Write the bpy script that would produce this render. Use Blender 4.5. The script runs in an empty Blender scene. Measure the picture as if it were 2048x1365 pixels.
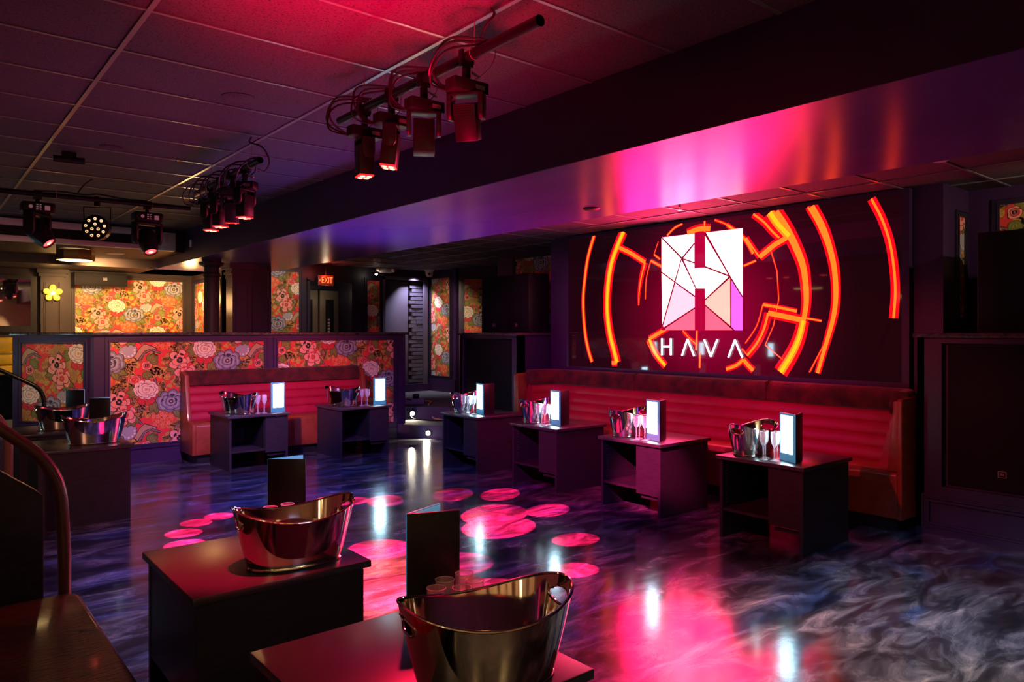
import bpy, bmesh, math, random
from mathutils import Vector, Matrix
C = bpy.context.scene.collection
S = bpy.context.scene
PI = math.pi
# ------------------------------------------------------------------ camera
YAW = math.radians(39.5); FPX = 1470.0; EYE = 1.5
cam_d = bpy.data.cameras.new('camera'); cam = bpy.data.objects.new('camera', cam_d); C.objects.link(cam)
cam.location = (0, 0, EYE); cam.rotation_euler = (PI/2, 0, -YAW)
cam_d.sensor_width = 36; cam_d.lens = 36*FPX/2048; cam_d.shift_y = -17.5/2048; cam_d.clip_start = .05
S.camera = cam
S.view_settings.view_transform = 'Standard'; S.view_settings.look = 'None'
S.view_settings.exposure = 0.0; S.view_settings.gamma = 1.0; S.view_settings.use_curve_mapping = False
S.cycles.max_bounces = 7; S.cycles.diffuse_bounces = 3; S.cycles.glossy_bounces = 4; S.cycles.transmission_bounces = 6
S.cycles.sample_clamp_indirect = 4.0; S.cycles.caustics_reflective = False; S.cycles.caustics_refractive = False
w = bpy.data.worlds.new('world'); S.world = w; w.use_nodes = True
w.node_tree.nodes['Background'].inputs[0].default_value = (.03, .02, .06, 1)
w.node_tree.nodes['Background'].inputs[1].default_value = .05

# ------------------------------------------------------------------ room lights and added spots
def aim(o, t):
    o.rotation_euler = (Vector(t)-o.location).to_track_quat('-Z', 'Y').to_euler()
def spot(loc, tgt, col, e, deg, blend=.5, r=.03):
    l = bpy.data.lights.new('spot', 'SPOT'); l.energy = e; l.color = col; l.spot_size = math.radians(deg); l.spot_blend = blend
    l.shadow_soft_size = r
    o = bpy.data.objects.new('spot_light', l); C.objects.link(o); o.location = loc; aim(o, tgt); return o
def point(loc, col, e, r=.05):
    l = bpy.data.lights.new('point', 'POINT'); l.energy = e; l.color = col; l.shadow_soft_size = r
    o = bpy.data.objects.new('point_light', l); C.objects.link(o); o.location = loc; return o
def area(loc, tgt, col, e, sx, sy):
    l = bpy.data.lights.new('area', 'AREA'); l.shape = 'RECTANGLE'; l.size = sx; l.size_y = sy; l.energy = e; l.color = col
    o = bpy.data.objects.new('area_light', l); C.objects.link(o); o.location = loc; aim(o, tgt); return o
RED = (1, .02, .05); WARM = (1, .55, .20); WHITE = (1, .93, .85); BLUE = (.12, .2, 1); VIO = (.45, .1, 1); PINK = (1, .05, .3)
# crisp red disks on the dance floor from the lamp heads (the heads on the two pipes)
H1 = (1.96, 3.69, 2.33); H2 = (2.0, 5.59, 2.33)
for (x, y, r, e, hd) in [(4.23, 5.31, .21, 190, H1), (4.16, 4.58, .20, 190, H1), (3.73, 3.81, .17, 170, H1), (3.25, 3.33, .15, 110, H1), (3.89, 5.58, .22, 110, H1), (3.72, 4.75, .30, 190, H1),
                         (3.50, 4.42, .30, 190, H1), (3.28, 5.75, .19, 150, H1), (3.04, 5.95, .16, 110, H2), (1.97, 6.14, .12, 190, H2), (1.76, 6.04, .12, 190, H2), (1.60, 5.79, .13, 190, H2), (1.52, 5.47, .14, 190, H2),
                         (2.15, 5.9, .10, 110, H2), (2.52, 4.49, .24, 150, H1), (2.13, 3.75, .30, 150, H1), (3.07, 4.7, .20, 70, H1), (2.55, 3.3, .32, 130, H1), (2.75, 3.9, .24, 90, H1)]:
    L = math.dist((x, y, 0), hd); el = (hd[2])/L
    spot(hd, (x, y, 0), (1, .008, .075) if e > 100 else (1, .006, .16), e*62.0, math.degrees(2*math.atan(r*(.55+.45*el)/L)), .06, .004)
# soft washes, some from the heads, others added spots with no fixture
spot((1.96, 3.07, 2.3), (2.15, 3.85, 0), (1, .06, .035), 9000, 30, .8)
spot((1.96, 3.07, 2.3), (1.25, 2.1, .6), (1, .01, .06), 460, 36, .8)
spot((.95, 2.5, 2.85), (1.0, 2.92, .6), (1, .008, .05), 1200, 22, .8)  # added spot reddening the table top, no head there
spot((2.0, 2.9, 2.3), (4.66, 3.98, .45), (1, .04, .22), 3200, 12, .6)
spot((6.1, .9, 2.62), (6.75, 2.35, 2.25), (1, .7, .45), 40, 75, .8)  # added spot for the upper niche, no fixture there
spot((1.96, 3.07, 2.3), (2.9, 2.6, 0), (1, .02, .2), 500, 50, .8)
spot((1.96, 2.71, 2.3), (3.7, 1.0, 0), (1, .86, .78), 800, 62, .9)
spot((2.0, 5.9, 2.3), (3.0, 7.3, 0), (.10, .14, 1), 430, 85, .8)
spot((2.0, 5.9, 2.3), (1.7, 5.2, 0), (.38, .24, 1), 170, 70, .8)
spot((1.96, 3.0, 2.3), (1.5, 3.9, 0), (.5, .45, 1), 250, 55, .8)
spot((2.2, 1.2, 2.7), (4.7, 1.6, 0), (.16, .4, 1), 330, 34, .9)
spot((2.0, 6.3, 2.3), (3.0, 9.2, .7), (1, .34, .36), 330, 60, .7)
spot((2.0, 6.3, 2.3), (5.0, 9.2, .7), (1, .30, .34), 210, 40, .7)
spot((2.0, 4.6, 2.25), (6.2, 5.0, .5), (1, .0, .30), 420, 60, .8)
spot((2.0, 3.2, 2.25), (6.1, 2.9, .4), (1, .04, .10), 200, 45, .8)
spot((4.6, 6.2, 2.45), (6.4, 6.9, 1.6), (1, .0, .45), 60, 60, .9)
spot((3.9, 6.8, .5), (3.9, 6.4, 2.5), (.30, .14, 1), 170, 100, 1, .3)  # added violet uplight on the beam underside, no fixture
spot((-.4, 3.2, 1.9), (1.1, 6.5, .3), (1, .42, .28), 150, 30, .8)  # added warm spot on the left table, no fixture
spot((2.0, 2.3, 2.3), (3.3, 5.0, 0), (.35, .08, 1), 260, 80, .9)
# added uplights standing in for head light bounced up at the tiles
spot((1.2, 2.35, 1.75), (1.35, 2.65, 2.96), (1, .0, .05), 520, 82, 1.0, .1)
spot((1.15, 2.3, .9), (1.75, 3.0, 2.96), (1, .0, .05), 330, 62, 1.0, .12)
spot((2.6, 4.6, .4), (2.1, 5.0, 2.96), (.75, .06, .4), 120, 95, 1.0, .3)
# the video wall's own magenta light
area((6.3, 4.3, 1.9), (4.6, 4.0, 2.2), (1, .008, .11), 170, 2.4, 1.3)
# warm light behind and beside the camera; wall washers added for bucket streaks
for x in (-1.8, -.9, .1, 1.2, 2.6): spot((x, -3.5, 2.8), (x, -3.98, 1.2), (1, .66, .34), 260, 34, .6, .05)
for y in (-3, -1.6, -.2): spot((-1.95, y, 2.8), (-2.35, y, 1.0), (1, .66, .34), 260, 34, .6, .05)
area((-1.9, -1.6, 1.9), (.2, 2.2, .5), (1, .72, .42), 5, .3, 1.4)
# added uplights warming the ceiling behind the camera for the buckets to mirror
for x in (-1.4, .2, 1.8): spot((x, -2.9, 1.9), (x+.2, -2.3, 2.96), (1, .62, .28), 900, 100, .9, .1)
# rear left platform
spot((2.2, 12.4, 2.5), (2.9, 14, 1.5), WARM, 330, 120, .8, .1)
point((3.72, 13.1, 2.1), WARM, 40, .08)
point((3.5, 11.6, 1.95), WARM, 11, .15)
spot((2.2, 12.2, 2.5), (.9, 11.0, .4), WARM, 90, 90, .8, .1)
spot((1.4, 7.6, 2.3), (1.2, 11.0, 1.0), (1, .5, .25), 160, 60, .8)
spot((7.55, 12.02, 2.62), (7.66, 12.31, 1.3), (.85, .8, 1), 110, 100, .8, .02)
spot((6.5, 10.4, 2.6), (8.0, 11.8, 1.4), (1, .75, .45), 120, 60, .9, .05)
spot((5.2, 10.6, 2.6), (4.9, 12.2, 1.9), (1, .7, .5), 70, 70, .8, .05)

# ------------------------------------------------------------------ materials
def mat(name, col, rough=.5, metal=0, emit=None, es=1, coat=0, sheen=0, spec=.5, trans=0, ior=1.45, alpha=1):
    m = bpy.data.materials.new(name); m.use_nodes = True; b = m.node_tree.nodes['Principled BSDF']
    b.inputs['Base Color'].default_value = (*col, 1); b.inputs['Roughness'].default_value = rough; b.inputs['Metallic'].default_value = metal
    b.inputs['Coat Weight'].default_value = coat; b.inputs['Coat Roughness'].default_value = .08; b.inputs['Sheen Weight'].default_value = sheen
    b.inputs['Specular IOR Level'].default_value = spec; b.inputs['Transmission Weight'].default_value = trans; b.inputs['IOR'].default_value = ior
    if emit: b.inputs['Emission Color'].default_value = (*emit, 1); b.inputs['Emission Strength'].default_value = es
    return m
def N(m, t, **k):
    n = m.node_tree.nodes.new(t)
    for a, v in k.items():
        if a.startswith('i_'):
            n.inputs[a[2:].replace('_', ' ')].default_value = v
        else: setattr(n, a, v)
    return n
def L(m, a, b): m.node_tree.links.new(a, b)
def B(m): return m.node_tree.nodes['Principled BSDF']
def ramp(m, fac, stops):
    r = N(m, 'ShaderNodeValToRGB'); e = r.color_ramp.elements
    while len(e) < len(stops): e.new(.5)
    for i, (p, c) in enumerate(stops): e[i].position = p; e[i].color = (*c, 1)
    L(m, fac, r.inputs[0]); return r.outputs[0]
def noisy(m, c0, c1, scale=8, detail=4, bump=0, bscale=None, rr=None, stretch=(1, 1, 1), lo=.35, hi=.65):
    tc = N(m, 'ShaderNodeTexCoord'); mp = N(m, 'ShaderNodeMapping'); mp.inputs['Scale'].default_value = stretch
    L(m, tc.outputs['Object'], mp.inputs[0])
    n = N(m, 'ShaderNodeTexNoise', i_Scale=scale, i_Detail=detail); L(m, mp.outputs[0], n.inputs[0])
    L(m, ramp(m, n.outputs[0], [(lo, c0), (hi, c1)]), B(m).inputs['Base Color'])
    if rr:
        r = N(m, 'ShaderNodeMapRange'); r.inputs[3].default_value = rr[0]; r.inputs[4].default_value = rr[1]
        L(m, n.outputs[0], r.inputs[0]); L(m, r.outputs[0], B(m).inputs['Roughness'])
    if bump:
        n2 = N(m, 'ShaderNodeTexNoise', i_Scale=bscale or scale, i_Detail=3); L(m, mp.outputs[0], n2.inputs[0])
        bp = N(m, 'ShaderNodeBump', i_Strength=bump, i_Distance=.01); L(m, n2.outputs[0], bp.inputs['Height']); L(m, bp.outputs[0], B(m).inputs['Normal'])
    return m
M = {}
M['navy'] = noisy(mat('navy_paint', (.02, .015, .045), .42), (.016, .012, .034), (.024, .017, .045), 3, rr=(.38, .5))
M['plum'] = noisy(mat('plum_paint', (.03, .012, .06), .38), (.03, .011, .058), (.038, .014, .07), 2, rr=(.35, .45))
M['soffit'] = noisy(mat('gloss_purple_paint', (.14, .07, .28), .24), (.13, .065, .26), (.16, .075, .32), 1.5, bump=.05, bscale=3, rr=(.2, .3), stretch=(1, .3, 1))
M['grey'] = noisy(mat('charcoal_paint', (.04, .028, .03), .5, spec=.25), (.036, .026, .028), (.044, .031, .033), 2)
M['violetgrey'] = noisy(mat('violet_grey_paint', (.07, .06, .1), .45), (.06, .05, .09), (.08, .068, .11), 2)
M['tanwall'] = noisy(mat('tan_paint', (.25, .18, .12), .5), (.34, .25, .17), (.42, .3, .21), 2)
M['tee'] = mat('grey_tee_metal', (.3, .3, .32), .3, .6)
M['black'] = noisy(mat('black_laminate', (.012, .012, .014), .32, spec=.2), (.011, .011, .013), (.02, .019, .021), 30, rr=(.28, .4))
M['lam'] = noisy(mat('dark_grey_laminate', (.026, .024, .03), .4, spec=.15), (.022, .02, .025), (.03, .028, .034), 12, detail=6, rr=(.3, .42), stretch=(1, 1, 8))
M['top'] = noisy(mat('charcoal_table_top', (.035, .033, .038), .3), (.034, .032, .037), (.038, .036, .041), 6, rr=(.28, .32))
M['cap'] = noisy(mat('dark_stone_cap', (.035, .03, .03), .2), (.02, .016, .016), (.09, .07, .07), 30, detail=6, rr=(.15, .3))
M['blackmetal'] = mat('black_metal', (.012, .012, .013), .33, .5)
M['blackplastic'] = noisy(mat('black_plastic', (.01, .01, .012), .35, spec=.3), (.009, .009, .010), (.014, .014, .016), 20)
M['grille'] = noisy(mat('speaker_grille', (.012, .011, .013), .6, spec=.1), (.006, .006, .007), (.02, .018, .022), 260, detail=1)
M['cord'] = mat('black_rubber', (.01, .01, .01), .4)
M['wire'] = mat('safety_wire', (.5, .45, .42), .3, .8)
M['yellowcord'] = mat('yellow_cord', (.7, .45, .12), .4)
M['steel'] = mat('polished_steel', (.78, .72, .64), .07, 1)
M['white'] = mat('white_enamel', (.7, .66, .66), .4)
M['brass'] = mat('brass', (.75, .45, .14), .22, 1)
M['glass'] = mat('clear_glass', (.9, .85, .88), .04, spec=1.0); B(M['glass']).inputs['Alpha'].default_value = .22
M['plastic'] = mat('clear_plastic', (.8, .75, .8), .08, spec=.8); B(M['plastic']).inputs['Alpha'].default_value = .34
M['glassrim'] = mat('glass_rim', (.9, .85, .9), .08, spec=1.0); B(M['glassrim']).inputs['Alpha'].default_value = .75
M['mirror'] = mat('mirror_glass', (.75, .72, .72), .02, 1)
M['window'] = mat('dim_glass', (.5, .6, .6), .02, trans=1)
M['leather'] = noisy(mat('rust_leather', (.26, .045, .02), .33, coat=.15), (.21, .035, .016), (.30, .055, .024), 9, bump=.25, bscale=120, rr=(.26, .4))
M['redleather'] = noisy(mat('red_channel_leather', (.34, .006, .035), .45), (.30, .005, .03), (.38, .008, .04), 4, bump=.2, bscale=60, rr=(.36, .5))
M['velvet'] = noisy(mat('dark_red_velvet', (.10, .006, .006), .85, sheen=.15), (.025, .001, .002), (.10, .006, .006), 7, detail=7, bump=.5, bscale=50)
M['brown'] = noisy(mat('brown_leather', (.09, .035, .012), .3, coat=.3), (.06, .022, .008), (.13, .05, .018), 6, detail=6, bump=.5, bscale=28, rr=(.22, .38), stretch=(1, 3, 1))
M['yellow'] = noisy(mat('mustard_leather', (.6, .42, .02), .4), (.52, .36, .015), (.66, .46, .03), 5)
M['carpet'] = noisy(mat('grey_carpet', (.09, .095, .12), .9), (.07, .075, .095), (.13, .135, .16), 90, bump=.3, bscale=200)
M['railbrown'] = mat('painted_rail', (.09, .035, .03), .3, 0, coat=.2)
M['brick'] = None
M['ledwhite'] = mat('lit_menu_panel', (.8, .9, 1), .4, emit=(.50, .86, 1), es=24)
M['leddim'] = mat('dim_menu_panel', (.8, .9, 1), .4, emit=(.40, .75, 1), es=1.5)
M['ledback'] = mat('lit_menu_back', (.8, .9, 1), .4, emit=(.45, .8, 1), es=6)
M['glowlining'] = mat('pale_lining', (.4, .6, .7), .4, emit=(.15, .5, .8), es=.35)  # blue light falling on the lining is put in as emission
M['bloomframe'] = mat('menu_frame', (.08, .22, .3), .35, emit=(.03, .25, .42), es=.55)  # bloom from the lit panel painted in as frame colour and glow
M['redled'] = mat('red_led', (.2, 0, 0), .3, emit=(1, .02, .02), es=4)
M['redcore'] = mat('red_led_core', (.2, 0, 0), .3, emit=(1, .10, .06), es=14)
M['lens'] = mat('red_lens', (.3, .01, .02), .1, emit=(1, .06, .07), es=3.5)
M['amber'] = mat('amber_led', (.3, .2, .1), .2, emit=(1, .6, .32), es=1.3)
M['warmlit'] = mat('warm_diffuser', (1, .8, .5), .4, emit=(1, .66, .26), es=9)
M['warmcore'] = mat('warm_bulb', (1, .8, .5), .4, emit=(1, .75, .35), es=22)
M['steplit'] = mat('step_lamp', (1, .9, .7), .4, emit=(1, .82, .6), es=26)
M['exitred'] = mat('exit_letter_red', (.5, .05, .02), .4, emit=(1, .13, .02), es=3.2)
M['exitface'] = mat('exit_face', (.12, .03, .03), .3, emit=(1, .06, .03), es=.12)
M['badge'] = mat('badge_print', (.6, .5, .5), .4, emit=(1, .8, .8), es=.05)
M['petalgold'] = mat('gold_petal', (.8, .5, .08), .4, .2, emit=(1, .42, .03), es=.25)
M['paper'] = mat('paper_label', (.6, .5, .5), .6)

def brick_mat():
    m = mat('violet_painted_brick', (.09, .08, .14), .4); b = B(m)
    tc = N(m, 'ShaderNodeTexCoord'); sp = N(m, 'ShaderNodeSeparateXYZ'); cb = N(m, 'ShaderNodeCombineXYZ')
    L(m, tc.outputs['Object'], sp.inputs[0]); L(m, sp.outputs[0], cb.inputs[0]); L(m, sp.outputs[2], cb.inputs[1])
    br = N(m, 'ShaderNodeTexBrick', i_Scale=1.0); br.inputs['Mortar Size'].default_value = .008
    br.inputs['Brick Width'].default_value = .22; br.inputs['Row Height'].default_value = .08
    br.inputs['Color1'].default_value = (.11, .1, .17, 1); br.inputs['Color2'].default_value = (.08, .07, .13, 1); br.inputs['Mortar'].default_value = (.035, .03, .06, 1)
    L(m, cb.outputs[0], br.inputs[0]); L(m, br.outputs[0], b.inputs['Base Color'])
    bp = N(m, 'ShaderNodeBump', i_Strength=1, i_Distance=.02, invert=True); L(m, br.outputs[1], bp.inputs['Height']); L(m, bp.outputs[0], b.inputs['Normal'])
    return m
M['brick'] = brick_mat()

def floor_mat():
    m = mat('swirled_epoxy', (.05, .05, .06), .16, spec=.6); b = B(m)
    tc = N(m, 'ShaderNodeTexCoord'); mp = N(m, 'ShaderNodeMapping'); mp.inputs['Rotation'].default_value = (0, 0, math.radians(52)); mp.inputs['Scale'].default_value = (.75, 1.9, 1)
    L(m, tc.outputs['Object'], mp.inputs[0])
    wv = N(m, 'ShaderNodeTexNoise', i_Scale=.9, i_Detail=3); L(m, mp.outputs[0], wv.inputs[0])
    mx = N(m, 'ShaderNodeVectorMath', operation='MULTIPLY_ADD'); mx.inputs[1].default_value = (.7, .7, 0)
    L(m, wv.outputs['Color'], mx.inputs[0]); L(m, mp.outputs[0], mx.inputs[2])
    n1 = N(m, 'ShaderNodeTexNoise', i_Scale=3.4, i_Detail=10, i_Roughness=.66, i_Distortion=.8); L(m, mx.outputs[0], n1.inputs[0])
    c1 = ramp(m, n1.outputs[0], [(.30, (.012, .012, .016)), (.44, (.028, .028, .038)), (.53, (.075, .078, .10)), (.61, (.15, .145, .17)), (.72, (.34, .31, .32))])
    n2 = N(m, 'ShaderNodeTexNoise', i_Scale=.75, i_Detail=5, i_Distortion=1.6); L(m, mx.outputs[0], n2.inputs[0])
    k = N(m, 'ShaderNodeMapRange'); k.inputs[1].default_value = .52; k.inputs[2].default_value = .68; L(m, n2.outputs[0], k.inputs[0])
    mix = N(m, 'ShaderNodeMix', data_type='RGBA', blend_type='MULTIPLY'); L(m, k.outputs[0], mix.inputs[0]); L(m, c1, mix.inputs[6]); mix.inputs[7].default_value = (.25, .65, 1.5, 1)
    n3 = N(m, 'ShaderNodeTexNoise', i_Scale=.5, i_Detail=4, i_Distortion=2.5); L(m, mx.outputs[0], n3.inputs[0])
    k3 = N(m, 'ShaderNodeMapRange'); k3.inputs[1].default_value = .35; k3.inputs[2].default_value = .6; k3.inputs[3].default_value = .35; k3.inputs[4].default_value = 1.0; L(m, n3.outputs[0], k3.inputs[0])
    mu = N(m, 'ShaderNodeMix', data_type='RGBA', blend_type='MULTIPLY'); mu.inputs[0].default_value = 1; L(m, mix.outputs[2], mu.inputs[6]); L(m, k3.outputs[0], mu.inputs[7])
    L(m, mu.outputs[2], b.inputs['Base Color'])
    r = N(m, 'ShaderNodeMapRange'); r.inputs[3].default_value = .09; r.inputs[4].default_value = .24; L(m, n1.outputs[0], r.inputs[0]); L(m, r.outputs[0], b.inputs['Roughness'])
    n4 = N(m, 'ShaderNodeTexNoise', i_Scale=9, i_Detail=2); L(m, tc.outputs['Object'], n4.inputs[0])
    bp = N(m, 'ShaderNodeBump', i_Strength=.05, i_Distance=.01); L(m, n4.outputs[0], bp.inputs['Height']); L(m, bp.outputs[0], b.inputs['Normal'])
    return m
M['floor'] = floor_mat()
def tile_mat(base):
    m = mat('speckled_ceiling_tile', base, .8); b = B(m)
    tc = N(m, 'ShaderNodeTexCoord')
    n = N(m, 'ShaderNodeTexNoise', i_Scale=90, i_Detail=3, i_Roughness=.7); L(m, tc.outputs['Object'], n.inputs[0])
    L(m, ramp(m, n.outputs[0], [(.36, tuple(c*.25 for c in base)), (.46, base), (.7, tuple(c*1.15 for c in base))]), b.inputs['Base Color'])
    bp = N(m, 'ShaderNodeBump', i_Strength=.4, i_Distance=.004); L(m, n.outputs[0], bp.inputs['Height']); L(m, bp.outputs[0], b.inputs['Normal'])
    return m
M['tile'] = tile_mat((.085, .072, .085))

# ------------------------------------------------------------------ mesh building
class MB:
    def __init__(s): s.v = []; s.f = []; s.m = []; s.mi = 0
    def add(s, vs, fs):
        o = len(s.v); s.v += [tuple(v) for v in vs]
        for f in fs: s.f.append([i+o for i in f]); s.m.append(s.mi)
        return s
    def box(s, x0, x1, y0, y1, z0, z1):
        return s.add([(x, y, z) for z in (z0, z1) for y in (y0, y1) for x in (x0, x1)],
                     [(0, 2, 3, 1), (4, 5, 7, 6), (0, 1, 5, 4), (2, 6, 7, 3), (0, 4, 6, 2), (1, 3, 7, 5)])
    def prism(s, pts, a, b, axis='z'):
        n = len(pts)
        def P(p, h):
            return {'z': (p[0], p[1], h), 'y': (p[0], h, p[1]), 'x': (h, p[0], p[1])}[axis]
        return s.add([P(p, a) for p in pts]+[P(p, b) for p in pts],
                     [tuple(range(n))[::-1], tuple(range(n, 2*n))]+[(i, (i+1) % n, n+(i+1) % n, n+i) for i in range(n)])
    def tube(s, pts, r, seg=10, cap=True, closed=False):
        pts = [Vector(p) for p in pts]; n = len(pts); vs = []; up = None
        rs = r if isinstance(r, (list, tuple)) else [r]*n
        for i, p in enumerate(pts):
            if closed: t = pts[(i+1) % n]-pts[i-1]
            else: t = pts[min(i+1, n-1)]-pts[max(i-1, 0)]
            t.normalize()
            if up is None: up = t.orthogonal().normalized()
            up = (up-t*up.dot(t))
            if up.length < 1e-6: up = t.orthogonal()
            up.normalize(); q = t.cross(up)
            for k in range(seg):
                a = 2*PI*k/seg; vs.append(p+(up*math.cos(a)+q*math.sin(a))*rs[i])
        fs = []
        for i in range(n if closed else n-1):
            j = (i+1) % n
            for k in range(seg):
                fs.append((i*seg+k, i*seg+(k+1) % seg, j*seg+(k+1) % seg, j*seg+k))
        if cap and not closed: fs += [tuple(range(seg))[::-1], tuple(range((n-1)*seg, n*seg))]
        return s.add(vs, fs)
    def cyl(s, a, b, r, seg=20, r2=None): return s.tube([a, b], [r, r if r2 is None else r2], seg)
    def lathe(s, prof, seg=24, c=(0, 0), ex=1, ey=1, close=False):
        vs = [(c[0]+r*ex*math.cos(2*PI*k/seg), c[1]+r*ey*math.sin(2*PI*k/seg), z) for r, z in prof for k in range(seg)]; n = len(prof)
        fs = [(i*seg+k, i*seg+(k+1) % seg, (i+1)*seg+(k+1) % seg, (i+1)*seg+k) for i in range(n-1) for k in range(seg)]
        if close: fs += [tuple(range(seg))[::-1], tuple(range((n-1)*seg, n*seg))]
        return s.add(vs, fs)
    def grid(s, rows):
        n = len(rows[0])
        return s.add([p for r in rows for p in r], [(i*n+j, i*n+j+1, (i+1)*n+j+1, (i+1)*n+j) for i in range(len(rows)-1) for j in range(n-1)])
    def build(s, name, m, parent=None, smooth=False, bevel=0, loc=None, rot=None, ang=35, mods=None):
        me = bpy.data.meshes.new(name); me.from_pydata(s.v, [], s.f)
        ms = m if isinstance(m, list) else [m]
        for q in ms: me.materials.append(M[q] if isinstance(q, str) else q)
        if len(ms) > 1: me.polygons.foreach_set('material_index', s.m)
        bm = bmesh.new(); bm.from_mesh(me)
        if len(ms) == 1: bmesh.ops.recalc_face_normals(bm, faces=bm.faces)
        if bevel:
            es = [e for e in bm.edges if e.is_manifold and e.calc_face_angle(0) > .6]
            bmesh.ops.bevel(bm, geom=es, offset=bevel, segments=3 if bevel > .008 else 2, profile=.5, affect='EDGES', clamp_overlap=True)
        bm.to_mesh(me); bm.free()
        if smooth or bevel:
            me.polygons.foreach_set('use_smooth', [True]*len(me.polygons)); me.set_sharp_from_angle(angle=math.radians(ang))
        o = bpy.data.objects.new(name, me); C.objects.link(o)
        if parent: o.parent = parent
        if loc: o.location = loc
        if rot: o.rotation_euler = rot
        return o
def tag(o, label=None, cat=None, group=None, kind=None):
    for k, v in (('label', label), ('category', cat), ('group', group), ('kind', kind)):
        if v: o[k] = v
    return o
def thing(name, label, cat, loc=(0, 0, 0), rz=0, group=None, rot=None):
    o = bpy.data.objects.new(name, None); C.objects.link(o); o.location = loc; o.rotation_euler = rot or (0, 0, rz); o.empty_display_size = .1
    return tag(o, label, cat, group)
def kids(o): return [c for c in list(bpy.data.objects) if c.parent == o]
def dup(o, label=None, loc=None, rz=None, parent=None, group=None):
    c = o.copy(); C.objects.link(c); c.parent = parent
    for ch in kids(o): dup(ch, parent=c)
    if label: c['label'] = label
    if group: c['group'] = group
    if loc: c.location = loc
    if rz is not None: c.rotation_euler = (0, 0, rz)
    return c
def struct(name, mb, m, **k): return tag(mb.build(name, m, **k), kind='structure')
def text(s, name, size, m, parent, mat4, depth=.002, sx=1, spacing=1):
    cu = bpy.data.curves.new('letters', 'FONT'); cu.body = s; cu.size = size; cu.extrude = depth; cu.align_x = 'CENTER'; cu.align_y = 'CENTER'; cu.space_character = spacing
    t = bpy.data.objects.new('letters', cu); C.objects.link(t); dg = bpy.context.evaluated_depsgraph_get()
    me = bpy.data.meshes.new_from_object(t.evaluated_get(dg)); bpy.data.objects.remove(t)
    me.name = name; me.materials.clear(); me.materials.append(M[m])
    me.transform(mat4 @ Matrix.Diagonal((sx, 1, 1, 1)))
    o = bpy.data.objects.new(name, me); C.objects.link(o); o.parent = parent; return o
# plane frames: local x to the viewer's right, local y up, local z out of the surface
def frame(o, right, out):
    r = Vector(right).normalized(); n = Vector(out).normalized(); u = n.cross(r)
    return Matrix(((r.x, u.x, n.x, o[0]), (r.y, u.y, n.y, o[1]), (r.z, u.z, n.z, o[2]), (0, 0, 0, 1)))

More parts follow.
